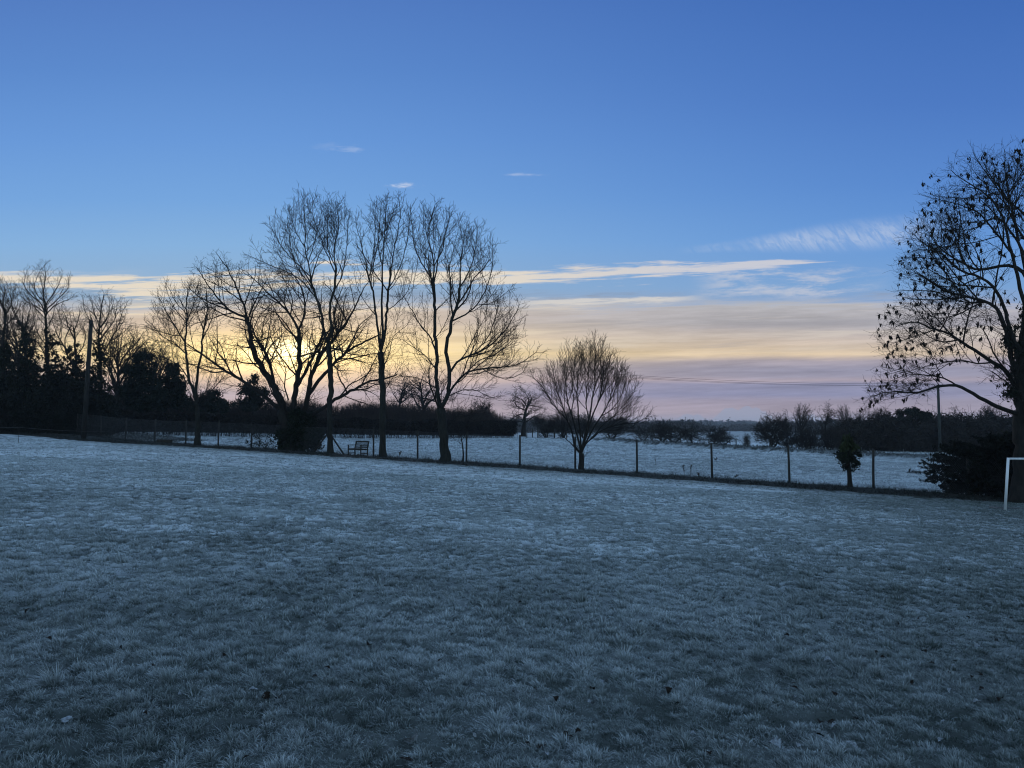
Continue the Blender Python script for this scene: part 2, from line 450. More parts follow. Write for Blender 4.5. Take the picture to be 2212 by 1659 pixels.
M['pale_pole'] = noisy('pale_pole_wood', (0.022, 0.024, 0.022), (0.05, 0.053, 0.048), (10, 10, 1.5))
M['wire'] = noisy('galvanised_wire', (0.05, 0.05, 0.052), (0.10, 0.10, 0.105), 3.0, rough=0.5)
M['cable'] = noisy('cable', (0.03, 0.03, 0.03), (0.06, 0.06, 0.06), 2.0)
M['steel'] = noisy('steel', (0.08, 0.08, 0.085), (0.16, 0.16, 0.16), 5.0, rough=0.5)
M['ceramic'] = noisy('ceramic', (0.05, 0.03, 0.02), (0.10, 0.05, 0.03), 8.0, rough=0.3)
M['goal_paint'] = noisy('white_goal_paint', (0.58, 0.60, 0.60), (0.80, 0.80, 0.79), (7, 7, 2), rough=0.45)
M['net'] = noisy('net_cord', (0.10, 0.11, 0.10), (0.2, 0.2, 0.2), 5.0)
M['tape'] = noisy('tape', (0.05, 0.05, 0.05), (0.10, 0.10, 0.10), 6.0)
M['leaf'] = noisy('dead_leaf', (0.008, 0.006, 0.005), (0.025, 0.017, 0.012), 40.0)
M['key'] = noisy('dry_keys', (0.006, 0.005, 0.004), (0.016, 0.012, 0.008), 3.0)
M['stalk'] = noisy('dead_stalk', (0.03, 0.02, 0.014), (0.07, 0.045, 0.03), 9.0)
M['hill'] = noisy('hill_ground', (0.05, 0.055, 0.045), (0.11, 0.115, 0.10), 0.02)

FROST_LO, FROST_HI = (0.52, 0.59, 0.63), (0.78, 0.825, 0.85)
def turf_mat(name, dark0, dark1, sc):
    m, t, b = new_mat(name)
    co = coords(t, sc)
    n = noise(t, co, 1.0, 4.0, 0.6)
    dark = mix(t, n, dark0, dark1)
    fr = mix(t, noise(t, co, 3.1, 3.0, 0.6), FROST_LO, FROST_HI)
    col = mix(t, attr(t, 'frost').clamp(), dark, fr)
    t.links.new(col.s, b.inputs['Base Color'])
    b.inputs['Specular IOR Level'].default_value = 0.1
    return m
M['turf'] = turf_mat('frosted_turf', (0.008, 0.011, 0.008), (0.022, 0.028, 0.018), 2.3)
M['blade'] = turf_mat('frosted_blade', (0.008, 0.018, 0.010), (0.028, 0.052, 0.030), 5.0)
M['verge'] = turf_mat('rough_verge', (0.006, 0.006, 0.005), (0.018, 0.018, 0.012), 2.0)

# frost cover: heavy in the open, light under the trees along the fence, missing in hollows
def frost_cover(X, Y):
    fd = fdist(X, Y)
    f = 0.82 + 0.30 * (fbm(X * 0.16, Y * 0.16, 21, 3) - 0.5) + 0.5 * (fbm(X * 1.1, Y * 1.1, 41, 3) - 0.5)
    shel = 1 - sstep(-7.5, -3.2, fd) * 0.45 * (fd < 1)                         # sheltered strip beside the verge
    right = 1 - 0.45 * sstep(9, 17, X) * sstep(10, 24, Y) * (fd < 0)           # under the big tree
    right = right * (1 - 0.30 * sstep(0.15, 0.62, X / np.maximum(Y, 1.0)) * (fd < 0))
    near = 1 - 0.06 * (1 - sstep(3.5, 9, np.hypot(X, Y)))                       # slightly less frost close to the camera
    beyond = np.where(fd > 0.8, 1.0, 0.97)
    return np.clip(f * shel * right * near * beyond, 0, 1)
def verge_mask(X, Y):
    fd = fdist(X, Y) + 0.9 * (fbm(X * 0.45, Y * 0.45, 61, 2) - 0.5)
    s = (X - FA[0]) * FD[0] + (Y - FA[1]) * FD[1]
    wide = 2.4 + 1.8 * (1 - sstep(-4, 14, s)) + 0.6 * sstep(40, 52, s)         # wider under the belt on the left
    v = sstep(-wide - 0.25, -wide + 0.15, fd) * (1 - sstep(-0.35, 0.75, fd))
    belt = (1 - sstep(-2, 4, s)) * sstep(-wide, -wide + 0.4, fd) * (1 - sstep(7, 9, fd))                # bare ground under the left-hand belt
    return np.clip(np.maximum(v, belt), 0, 1)

# ------------------------------------------------------------------ ground sheets
na, nr = 560, 900
ang = np.linspace(D2R(-56), D2R(56), na)
rad = np.concatenate([np.geomspace(0.9, 130, nr - 160), np.geomspace(133, 6000, 160)])
AA, RR = np.meshgrid(ang, rad, indexing='ij')
GX = np.sin(AA) * RR; GY = np.cos(AA) * RR
GS = Hs(GX, GY)
GZ = GS + bumps(GX, GY) * (1 - sstep(120, 200, RR))
idx = np.arange(na * nr).reshape(na, nr)
q_all = np.stack([idx[:-1, :-1], idx[1:, :-1], idx[1:, 1:], idx[:-1, 1:]], -1)
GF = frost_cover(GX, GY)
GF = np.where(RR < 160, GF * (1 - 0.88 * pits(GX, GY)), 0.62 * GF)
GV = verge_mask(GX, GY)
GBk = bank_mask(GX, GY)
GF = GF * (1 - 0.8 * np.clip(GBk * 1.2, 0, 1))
cfd = fdist(GX, GY)
cx = (GV[:-1, :-1] + GV[1:, 1:]) / 2
cf = (cfd[:-1, :-1] + cfd[1:, 1:]) / 2
cr = (RR[:-1, :-1] + RR[1:, 1:]) / 2
sel_v = (cx > 0.5)
sel_l = (~sel_v) & (cf < -0.3)
sel_m = (~sel_v) & (cf >= -0.3)
def sheet(name, sel, mat, frost):
    q = q_all[sel]
    used, inv = np.unique(q.ravel(), return_inverse=True)
    V_ = np.stack([GX.ravel()[used], GY.ravel()[used], GZ.ravel()[used]], -1)
    me = np_mesh(name, V_, quads=inv.reshape(-1, 4), mat=mat, attrs={'frost': frost.ravel()[used]}, smooth=True)
    o = link(name, me); o['kind'] = 'structure'; return o
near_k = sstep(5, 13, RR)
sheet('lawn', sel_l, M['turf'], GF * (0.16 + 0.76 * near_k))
sheet('verge', sel_v, M['verge'], GF * 0.10)
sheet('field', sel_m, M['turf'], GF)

# ------------------------------------------------------------------ grass blades
def blades(name, n, x0, x1, wfun, y0, y1, hmin, hmax, width, mat, mask=None, frost_k=1.0, tri=False, lean=0.7, tuft=True, basef=0.10, tipmul=1.0):
    Y = np.sqrt(rng.uniform(y0 ** 2, y1 ** 2, n)); w = wfun(Y)
    X = rng.uniform(-1, 1, n) * w if x0 is None else rng.uniform(x0, x1, n)
    if mask is not None:
        k = mask(X, Y); keep = rng.uniform(0, 1, n) < k; X, Y = X[keep], Y[keep]
    n = len(X)
    bu = bumps(X, Y)
    pt = pits(X, Y)
    if tuft:                                    # fewer, shorter blades in hollows
        keep = rng.uniform(0, 1, n) < 1 - 0.92 * pt; X, Y, bu, pt = X[keep], Y[keep], bu[keep], pt[keep]; n = len(X)
    Z = Hs(X, Y) + bu - 0.006
    fc = frost_cover(X, Y) * (1 - 0.85 * pt)
    tn = fbm(X * 2.6, Y * 2.6, 77, 2)
    h = rng.uniform(hmin, hmax, n) * (0.55 + 0.9 * tn) * (1 - 0.35 * pt)
    a = rng.uniform(0, 2 * np.pi, n)
    comb_a = 6.3 * fbm(X * 1.3, Y * 1.3, 91, 2)
    ca = np.where(rng.uniform(0, 1, n) < 0.35, comb_a, a)
    ln = h * rng.uniform(0.15, lean, n) * 1.3
    lx, ly = np.cos(ca) * ln, np.sin(ca) * ln
    wx, wy = np.cos(a) * width * 0.5, np.sin(a) * width * 0.5
    wv = rng.uniform(0.7, 1.35, n); wx = wx * wv; wy = wy * wv
    P0 = np.stack([X - wx, Y - wy, Z], -1); P1 = np.stack([X + wx, Y + wy, Z], -1)
    base_f = basef * fc * frost_k
    tip_f = np.clip((fc * 0.9 + rng.uniform(-0.15, 0.25, n)) * frost_k * tipmul, 0, 1)
    if tri:
        T_ = np.stack([X + lx, Y + ly, Z + h], -1)
        V_ = np.stack([P0, P1, T_], 1).reshape(-1, 3)
        i = np.arange(n) * 3
        me = np_mesh(name, V_, tris=np.stack([i, i + 1, i + 2], -1), mat=mat, attrs={'frost': np.stack([base_f, base_f, tip_f], 1).ravel()})
    else:
        mx, my, mz = X + lx * 0.32, Y + ly * 0.32, Z + h * 0.62
        P2 = np.stack([mx + wx * .85, my + wy * .85, mz], -1); P3 = np.stack([mx - wx * .85, my - wy * .85, mz], -1)
        T_ = np.stack([X + lx, Y + ly, Z + h * (1 - 0.25 * ln / h)], -1)
        V_ = np.stack([P0, P1, P2, P3, T_], 1).reshape(-1, 3)
        i = np.arange(n) * 5
        mid = np.clip(tip_f * 0.70, 0, 1)
        me = np_mesh(name, V_, quads=np.stack([i, i + 1, i + 2, i + 3], -1), tris=np.stack([i + 3, i + 2, i + 4], -1), mat=mat,
                     attrs={'frost': np.stack([base_f, base_f, mid, mid, tip_f], 1).ravel()})
    return me
def tufts(n_per, dens, y0, y1, hmin, hmax, width, mat, tri=False, rad=0.075):
    """grass in tufts: every tuft splays its blades outward, gaps between tufts stay dark"""
    area = 0.5 * ((WF(y0) + WF(y1)) * 2) * (y1 - y0); m = int(area * dens)
    cy = np.sqrt(rng.uniform(y0 ** 2, y1 ** 2, m)); cx_ = rng.uniform(-1, 1, m) * WF(cy)
    k = lawn_only(cx_, cy) > 0; cx_, cy = cx_[k], cy[k]; pc = pits(cx_, cy); k = rng.uniform(0, 1, len(cx_)) > 0.9 * pc; cx_, cy = cx_[k], cy[k]; m = len(cx_)
    tr = rad * rng.lognormal(0, 0.38, m); th = rng.lognormal(-0.05, 0.38, m) * (0.75 + 0.5 * fbm(cx_ * 0.8, cy * 0.8, 77, 2)); tfr = rng.uniform(0.70, 1.2, m)
    lean_a = 6.3 * fbm(cx_ * 0.5, cy * 0.5, 91, 2); tl = rng.uniform(0.0, 0.6, m)
    i = np.repeat(np.arange(m), rng.poisson(n_per * (tr / rad) ** 1.3)); n = len(i)
    a = rng.uniform(0, 2 * np.pi, n); r = np.sqrt(rng.uniform(0, 1, n)) 
    X = cx_[i] + np.cos(a) * r * tr[i] * 0.8; Y = cy[i] + np.sin(a) * r * tr[i] * 0.8
    Z = Hs(X, Y) + bumps(X, Y) - 0.004
    h = rng.uniform(hmin, hmax, n) * th[i] * (1.05 - 0.40 * r)
    ln = h * (0.22 + 0.72 * r) * rng.uniform(0.3, 1.6, n)
    a2 = a + rng.normal(0, 1.05, n)
    lx = np.cos(a2) * ln + np.cos(lean_a[i]) * h * tl[i]; ly = np.sin(a2) * ln + np.sin(lean_a[i]) * h * tl[i]
    ll = np.hypot(lx, ly); h = np.maximum(0.25 * h, h * (1 - 0.30 * np.minimum(ll / h, 2)))
    b = rng.uniform(0, 2 * np.pi, n); wv = width * 0.5 * rng.uniform(0.65, 1.4, n); wx, wy = np.cos(b) * wv, np.sin(b) * wv
    fc = frost_cover(X, Y) * tfr[i]
    tip = np.clip(fc * 0.95 + rng.uniform(-0.18, 0.22, n), 0, 1); base = 0.06 * fc; mid = np.clip(tip * 0.62, 0, 1)
    P0 = np.stack([X - wx, Y - wy, Z], -1); P1 = np.stack([X + wx, Y + wy, Z], -1)
    j = np.arange(n)
    if tri:
        T_ = np.stack([X + lx, Y + ly, Z + h], -1)
        return np_mesh('b', np.stack([P0, P1, T_], 1).reshape(-1, 3), tris=np.stack([j * 3, j * 3 + 1, j * 3 + 2], -1), mat=mat, attrs={'frost': np.stack([base * (8 if y0 > 15 else 5.5), base * (8 if y0 > 15 else 5.5), tip], 1).ravel()})
    mx, my, mz = X + lx * 0.35, Y + ly * 0.35, Z + h * 0.68
    P2 = np.stack([mx + wx * .9, my + wy * .9, mz], -1); P3 = np.stack([mx - wx * .9, my - wy * .9, mz], -1)
    T_ = np.stack([X + lx, Y + ly, Z + h], -1); j = j * 5
    return np_mesh('b', np.stack([P0, P1, P2, P3, T_], 1).reshape(-1, 3), quads=np.stack([j, j + 1, j + 2, j + 3], -1), tris=np.stack([j + 3, j + 2, j + 4], -1), mat=mat,
                   attrs={'frost': np.stack([base, base, mid, mid, tip], 1).ravel()})
def join_meshes(name, meshes, label, cat):
    """several meshes of one material -> one object"""
    vs, li, lt, fr = [], [], [], []; off = 0
    for me in meshes:
        nv = len(me.vertices); co = np.empty(nv * 3, np.float32); me.vertices.foreach_get('co', co)
        l = np.empty(len(me.loops), np.int32); me.loops.foreach_get('vertex_index', l)
        tt = np.empty(len(me.polygons), np.int32); me.polygons.foreach_get('loop_total', tt)
        f = np.empty(nv, np.float32); me.attributes['frost'].data.foreach_get('value', f)
        vs.append(co); li.append(l + off); lt.append(tt); fr.append(f); off += nv
    mat = meshes[0].materials[0]
    for me in meshes: bpy.data.meshes.remove(me)
    me = bpy.data.meshes.new(name)
    co = np.concatenate(vs); li = np.concatenate(li); lt = np.concatenate(lt)
    me.vertices.add(len(co) // 3); me.vertices.foreach_set('co', co)
    me.loops.add(len(li)); me.polygons.add(len(lt))
    me.loops.foreach_set('vertex_index', li.astype(np.int32))
    me.polygons.foreach_set('loop_start', np.concatenate([[0], np.cumsum(lt)[:-1]]).astype(np.int32))
    a = me.attributes.new('frost', 'FLOAT', 'POINT'); a.data.foreach_set('value', np.concatenate(fr))
    me.update(calc_edges=True); me.materials.append(mat)
    o = link(name, me); tag(o, label, cat, kind='stuff'); return o
WF = lambda Y: 0.70 * Y + 3.3
lawn_only = lambda X, Y: (fdist(X, Y) < -1.6) * (verge_mask(X, Y) < 0.5) * 1.0
L_ = [tufts(64, 165, 2.7, 6.2, 0.028, 0.056, 0.0038, M['blade'], rad=.050),
      tufts(42, 140, 6.2, 11, 0.029, 0.057, 0.0060, M['blade'], rad=.055),
      tufts(30, 84, 11, 18, 0.034, 0.066, 0.011, M['blade'], tri=True, rad=.074),
      tufts(13, 70, 18, 30, 0.034, 0.064, 0.020, M['blade'], tri=True, rad=.075),
      tufts(5, 26, 30, 54, 0.036, 0.066, 0.034, M['blade'], tri=True, rad=.10)]
# short blades knitting the tufts together
for (n, y0, y1, w) in ((300000, 2.7, 6.2, .004), (255000, 6.2, 11, .006), (200000, 11, 18, .010), (125000, 18, 30, .02)):
    L_.append(blades('b', n, None, None, WF, y0, y1, 0.014, 0.034, w, M['blade'], lawn_only, tri=y0 > 10, lean=1.2, tuft=False, tipmul=0.74 if y0 < 6 else 0.85))
# a few taller coarse tussocks close by
L_.append(blades('b', 7000, None, None, WF, 2.9, 13, 0.045, 0.07, 0.0042, M['blade'], lambda X, Y: sstep(0.62, 0.74, fbm(X * 1.5, Y * 1.5, 133, 2)), tuft=False, lean=0.9, tipmul=0.8))
join_meshes('lawn_grass', L_, 'short grass of the lawn white with hoar frost', 'grass')
field_only = lambda X, Y: (fdist(X, Y) > 0.5) * (1 - 0.85 * np.clip(bank_mask(X, Y) * 1.3, 0, 1)) * sstep(0.25, 0.6, fbm(X * 0.9, Y * 0.9, 71, 2) + 0.2)
L_ = [blades('b', 200000, None, None, WF, 34, 62, 0.04, 0.10, 0.035, M['blade'], field_only, tri=True, basef=0.5),
      blades('b', 120000, None, None, WF, 62, 105, 0.05, 0.12, 0.06, M['blade'], field_only, tri=True, basef=0.5)]
join_meshes('field_grass', L_, 'tussocky grass of the field beyond the fence, white with frost', 'grass')
vg = lambda X, Y: sstep(0.3, 0.7, verge_mask(X, Y)) * (0.25 + 0.75 * sstep(0.3, 0.6, fbm(X * 1.2, Y * 1.2, 55, 2)))
L_ = [blades('b', 330000, None, None, WF, 27, 75, 0.08, 0.26, 0.022, M['verge'], vg, frost_k=0.12, tri=True, tuft=False, lean=1.0),
      blades('b', 300000, None, None, WF, 58, 105, 0.12, 0.30, 0.05, M['verge'], lambda X, Y: (bank_mask(X, Y) > 0.3) * 0.9, frost_k=0.22, tri=True, tuft=False)]
# light frosted fringe on the field side of the verge
L_.append(blades('b', 160000, None, None, WF, 30, 62, 0.06, 0.16, 0.02, M['verge'], lambda X, Y: sstep(-0.6, 0.2, fdist(X, Y)) * (1 - sstep(0.6, 1.6, fdist(X, Y))) * 0.8, frost_k=0.45, tri=True, tuft=False))
join_meshes('rough_grass', L_, 'dark rough grass along the fence foot and on the low bank', 'grass')
print('ground done', round(time.time() - T0, 1))
# ------------------------------------------------------------------ tree machinery
def tubes(polys, sides):
    """polys: list of (points Nx3, radii N) -> verts, quads"""
    groups = {}
    for p, r in polys: groups.setdefault(len(p), []).append((p, r))
    VV, QQ, off = [], [], 0
    for n, g in groups.items():
        P = np.array([a for a, _ in g], dtype=np.float64); R = np.array([b for _, b in g], dtype=np.float64)
        T_ = np.gradient(P, axis=1); T_ /= np.linalg.norm(T_, axis=2, keepdims=True) + 1e-9
        mt = np.abs(T_.mean(1)); ref = np.zeros((len(g), 3))
        ref[np.arange(len(g)), mt.argmin(1)] = 1
        ref = np.repeat(ref[:, None], n, 1)
        A = np.cross(T_, ref); A /= np.linalg.norm(A, axis=2, keepdims=True) + 1e-9
        B = np.cross(T_, A)
        th = np.arange(sides) * 2 * np.pi / sides
        ring = P[:, :, None] + R[:, :, None, None] * (A[:, :, None] * np.cos(th)[:, None] + B[:, :, None] * np.sin(th)[:, None])
        m = len(g)
        ix = np.arange(m * n * sides).reshape(m, n, sides) + off
        q = np.stack([ix[:, :-1], np.roll(ix[:, :-1], -1, 2), np.roll(ix[:, 1:], -1, 2), ix[:, 1:]], -1)
        VV.append(ring.reshape(-1, 3)); QQ.append(q.reshape(-1, 4)); off += m * n * sides
    return np.concatenate(VV), np.concatenate(QQ)
def tube_mesh(name, polys, sides, mat, smooth=True):
    v, q = tubes(polys, sides); return np_mesh(name, v, quads=q, mat=mat, smooth=smooth)

def norm3(v):
    l = math.sqrt(v[0] ** 2 + v[1] ** 2 + v[2] ** 2) + 1e-9; return (v[0] / l, v[1] / l, v[2] / l)
def cross3(a, b): return (a[1] * b[2] - a[2] * b[1], a[2] * b[0] - a[0] * b[2], a[0] * b[1] - a[1] * b[0])

class Env:
    """crown outline: rows of (height, left, right) round a vertical axis at depth y0"""
    def __init__(s, rows, y0, dk=0.85):
        rows = sorted(rows); s.z = np.array([r[0] for r in rows]); s.l = np.array([r[1] for r in rows]); s.r = np.array([r[2] for r in rows]); s.y0 = y0; s.dk = dk
        s.z0, s.z1 = rows[0][0], rows[-1][0]
        s.zl = list(zip(s.z.tolist(), s.l.tolist(), s.r.tolist()))
    def f(s, x, y, z):
        if z <= s.z0: z = s.z0 + 1e-4
        if z >= s.z1: return 9.0
        zl = s.zl
        for i in range(len(zl) - 1):
            if z < zl[i + 1][0]: break
        a, b = zl[i], zl[i + 1]; t = (z - a[0]) / (b[0] - a[0] + 1e-9)
        l = a[1] + (b[1] - a[1]) * t; r = a[2] + (b[2] - a[2]) * t
        h = (r - l) / 2 + 1e-3
        return math.sqrt(((x - (l + r) / 2) / h) ** 2 + ((y - s.y0) / (h * s.dk)) ** 2)
    def dist(s, p, d, far=8.0):
        k = 0.15
        while k < far:
            if s.f(p[0] + d[0] * k, p[1] + d[1] * k, p[2] + d[2] * k) > 1.0: return k
            k += 0.2
        return far

def grow(out, tips, env, rnd, p, d, L, r0, lvl, cfg):
    seg = cfg['seg'][min(lvl, len(cfg['seg']) - 1)]
    n = max(2, min(12, int(L / seg + 0.5)))
    st = L / n
    wob = cfg['wob'][min(lvl, len(cfg['wob']) - 1)]; trop = cfg['trop'][min(lvl, len(cfg['trop']) - 1)]
    pts = [p]; dirs = [d]
    for k in range(n):
        d = norm3((d[0] + rnd.gauss(0, wob), d[1] + rnd.gauss(0, wob), d[2] + rnd.gauss(0, wob) + trop))
        q = (pts[-1][0] + d[0] * st, pts[-1][1] + d[1] * st, pts[-1][2] + d[2] * st)
        pts.append(q); dirs.append(d)
        if env.f(*q) > 1.0 + rnd.random() * 0.14 and k >= 1: break
    m = len(pts)
    r1 = max(cfg['rmin'] * 0.75, r0 * 0.32)
    rad = [r0 + (r1 - r0) * i / (m - 1) for i in range(m)]
    out[min(lvl, 3)].append((pts, rad))
    if lvl >= cfg['levels']:
        tips.append((pts[-1], d)); return
    sp = cfg['space'][lvl]
    cnt = max(1, int(st * (m - 1) / sp + rnd.random()))
    az = rnd.random() * 6.28
    for j in range(cnt):
        t = cfg['t0'] + (1 - cfg['t0']) * (j + rnd.random()) / cnt
        x = t * (m - 1); i = min(m - 2, int(x)); fx = x - i
        a, b = pts[i], pts[i + 1]
        q = (a[0] + (b[0] - a[0]) * fx, a[1] + (b[1] - a[1]) * fx, a[2] + (b[2] - a[2]) * fx)
        az += 2.4 + rnd.gauss(0, 0.5)
        child(out, tips, env, rnd, q, dirs[i + 1], rad[i] + (rad[i + 1] - rad[i]) * fx, az, L * (1 - 0.55 * t), lvl, cfg)
def child(out, tips, env, rnd, q, dirp, rp, az, Lp, lvl, cfg):
    ref = (0, 0, 1) if abs(dirp[2]) < 0.95 else (1, 0, 0)
    a = norm3(cross3(dirp, ref)); b = cross3(a, dirp)
    ang = D2R(rnd.uniform(*cfg['ang']))
    c, s = math.cos(ang), math.sin(ang)
    ca, sa = math.cos(az), math.sin(az)
    d = norm3((dirp[0] * c + s * (a[0] * ca + b[0] * sa), dirp[1] * c + s * (a[1] * ca + b[1] * sa), dirp[2] * c + s * (a[2] * ca + b[2] * sa)))
    if d[2] < cfg['zmin']: d = norm3((d[0], d[1], cfg['zmin'] + 0.1 * rnd.random()))
    ratio = cfg['ratio'][lvl]
    if lvl == 0:
        D_ = env.dist(q, d); L = min(cfg['Lmax'], D_ * rnd.uniform(0.7, 1.05))
        if rnd.random() < 0.3: L *= 0.5
    else: L = Lp * ratio * rnd.uniform(0.6, 1.25)
    Lm = cfg['Lmin'][lvl]
    if L < Lm: L = Lm * rnd.uniform(0.7, 1.2)
    r = max(cfg['rmin'], min(rp * 0.62, cfg['rk'] * L ** 1.15))
    grow(out, tips, env, rnd, q, d, L, r, lvl + 1, cfg)

ASH = dict(levels=3, seg=(0.5, 0.38, 0.26, 0.14), wob=(0.05, 0.11, 0.16, 0.2), trop=(0.05, 0.10, 0.11, 0.13), space=(0.32, 0.29, 0.20), ratio=(0, 0.48, 0.5), Lmin=(0.7, 0.5, 0.3),
           Lmax=3.6, ang=(28, 52), rmin=0.0078, rk=0.0150, t0=0.16, zmin=-0.2)
SPREAD = dict(ASH, trop=(0.02, 0.03, 0.03, 0.03), ang=(30, 65), wob=(0.06, 0.13, 0.2, 0.25), space=(0.34, 0.27, 0.19), zmin=-0.5, Lmax=3.4, rmin=0.0075)
ROUND = dict(ASH, trop=(0.06, 0.09, 0.09, 0.08), ang=(22, 42), space=(0.20, 0.20, 0.16), Lmax=2.0, wob=(0.04, 0.07, 0.1, 0.12), rmin=0.0058, rk=0.0115, Lmin=(0.55, 0.4, 0.25), zmin=-0.1, ratio=(0, 0.5, 0.5))

def resample(pts, rad, step, jit, rnd):
    """smooth a traced limb and give it small natural kinks"""
    P = np.array(pts, dtype=float); s = np.r_[0, np.cumsum(np.linalg.norm(np.diff(P, axis=0), axis=1))]
    n = max(4, int(s[-1] / step) + 1); u = np.linspace(0, s[-1], n)
    # Catmull-Rom through the traced points
    out = []
    for v in u:
        i = min(len(P) - 2, max(0, int(np.searchsorted(s, v, side='right') - 1))); t = (v - s[i]) / (s[i + 1] - s[i] + 1e-9)
        p0 = P[max(i - 1, 0)]; p1 = P[i]; p2 = P[i + 1]; p3 = P[min(i + 2, len(P) - 1)]
        out.append(0.5 * ((2 * p1) + (-p0 + p2) * t + (2 * p0 - 5 * p1 + 4 * p2 - p3) * t * t + (-p0 + 3 * p1 - 3 * p2 + p3) * t ** 3))
    out = np.array(out); w = np.minimum(1, np.arange(n) / 3.0)[:, None]
    out[1:-1] += np.array([[rnd.gauss(0, jit) for _ in range(3)] for _ in range(n - 2)]) * w[1:-1]
    return out, np.interp(u / s[-1], np.linspace(0, 1, len(rad)), rad)

def traced_tree(name, label, limbs, rows, conv, Y0, cfg, seed, trunk_mat, base_z=None, cat='tree', first=0.25, dk=0.85, flare=1.5, thin=1.0):
    """limbs: (points in photo space, start radius, end radius, depth drift, is_trunk)"""
    rnd = random.Random(seed)
    pts0 = limbs[0][0]; bx, by = conv(*pts0[0]); b = at(bx, by, Y0)
    g = gz(b.x, Y0)
    root = empty(name, (b.x, Y0, g), label, cat)
    er = []
    for (y, l, r) in rows:
        a_ = at(*conv(l, y), Y0); b_ = at(*conv(r, y), Y0); er.append((a_.z, a_.x, b_.x))
    env = Env(er, Y0, dk)
    out = {0: [], 1: [], 2: [], 3: []}; tips = []; trunk = []
    ends = {}
    for (pts, r0, r1, dr, tr) in limbs:
        m = len(pts); W = []
        # a limb that starts on an earlier one takes over that limb's depth there
        d0 = 0.0; best = 12
        for (q, dd) in ends.items():
            k = math.hypot(q[0] - pts[0][0], q[1] - pts[0][1])
            if k < best: best = k; d0 = dd
        for i, (x, y) in enumerate(pts):
            dd = d0 + dr * (i / (m - 1)) ** 1.0
            X_, Y_ = conv(x, y); W.append(at(X_, Y_, Y0 + dd)); ends[(x, y)] = dd
        if pts is pts0: W[0].z = min(W[0].z, g); W.insert(0, Vector((W[0].x, W[0].y, g - 0.25)))
        P, R = resample(W, [max(r1, r0 * thin) + (r1 - max(r1, r0 * thin)) * k / 6 for k in range(7)], 0.3, 0.012 + 0.22 * min(r1, 0.1), rnd)
        if pts is pts0:
            hgt = P[:, 2] - g; R = R * (1 + (flare - 1) * np.exp(-np.maximum(hgt, 0) / 0.35))
        trunk.append((P, R))
        # side branches along the limb
        Ls = np.linalg.norm(np.diff(P, axis=0), axis=1); tot = Ls.sum(); az = rnd.random() * 6
        cnt = int(tot / cfg['space'][0]); cum = np.r_[0, np.cumsum(Ls)]
        for j in range(cnt):
            s_ = (j + rnd.random()) * tot / cnt
            if s_ / tot < (first if tr else 0.12): continue
            i = min(len(P) - 2, int(np.searchsorted(cum, s_) - 1)); i = max(i, 0)
            q = P[i] + (P[i + 1] - P[i]) * ((s_ - cum[i]) / (Ls[i] + 1e-9))
            if env.f(*q) > 1.2: continue
            d = P[i + 1] - P[i]; d = d / (np.linalg.norm(d) + 1e-9); az += 2.4 + rnd.gauss(0, 0.4)
            child(out, tips, env, rnd, tuple(q), tuple(d), float(R[i]), az, 2.5, 0, cfg)
        # the limb's own tip divides into twigs
        d = tuple((P[-1] - P[-2]) / (np.linalg.norm(P[-1] - P[-2]) + 1e-9))
        for j in range(3): child(out, tips, env, rnd, tuple(P[-1]), d, float(R[-1]) * 1.5, j * 2.1, 1.5, 1, cfg)
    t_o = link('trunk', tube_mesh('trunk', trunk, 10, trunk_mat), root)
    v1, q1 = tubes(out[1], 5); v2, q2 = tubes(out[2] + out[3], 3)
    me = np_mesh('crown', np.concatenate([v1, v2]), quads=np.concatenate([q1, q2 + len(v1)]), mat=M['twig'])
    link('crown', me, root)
    return root, tips, trunk, env, out

# leaf clumps -------------------------------------------------------
def leaf_quads(P, size, nrm_up=0.0, elong=1.4, dirs=None):
    n = len(P); a = rng.normal(size=(n, 3)) if dirs is None else dirs + 0.35 * rng.normal(size=(n, 3)); a /= np.linalg.norm(a, axis=1, keepdims=True)
    b = rng.normal(size=(n, 3)); b -= a * (a * b).sum(1, keepdims=True); b /= np.linalg.norm(b, axis=1, keepdims=True)
    c = np.cross(a, b)
    s = size * rng.uniform(0.6, 1.4, (n, 1))
    A = P - a * s * elong * 0.5; B = P + b * s * 0.4 + c * s * 0.08; C_ = P + a * s * elong * 0.6; D_ = P - b * s * 0.4 + c * s * 0.08
    V_ = np.stack([A, B, C_, D_], 1).reshape(-1, 3)
    return V_, np.arange(n * 4).reshape(n, 4)
def leaf_mesh(name, P, size, mat, elong=1.4, dirs=None):
    v, q = leaf_quads(np.asarray(P), size, elong=elong, dirs=dirs); return np_mesh(name, v, quads=q, mat=mat)
def blob_points(cs, n, shell=0.5):
    """points spread through ellipsoids [(centre, radii)] with clumps"""
    w = np.array([r[0] * r[1] * r[2] for _, r in cs]) ** 0.7; w /= w.sum(); out = []
    for (c, r), k in zip(cs, rng.multinomial(n, w)):
        d = rng.normal(size=(k, 3)); d /= np.linalg.norm(d, axis=1, keepdims=True)
        out.append(np.array(c) + d * np.array(r) * (rng.uniform(0, 1, (k, 1)) ** shell))
    return np.concatenate(out)
def clumped(cs, n, clumps, cr):
    """leaf points gathered in small clumps inside the ellipsoids"""
    cc = blob_points(cs, clumps, 0.42); k = rng.integers(0, len(cc), n)
    return cc[k] + rng.normal(size=(n, 3)) * cr * rng.uniform(0.4, 1.3, (len(cc), 1))[k]
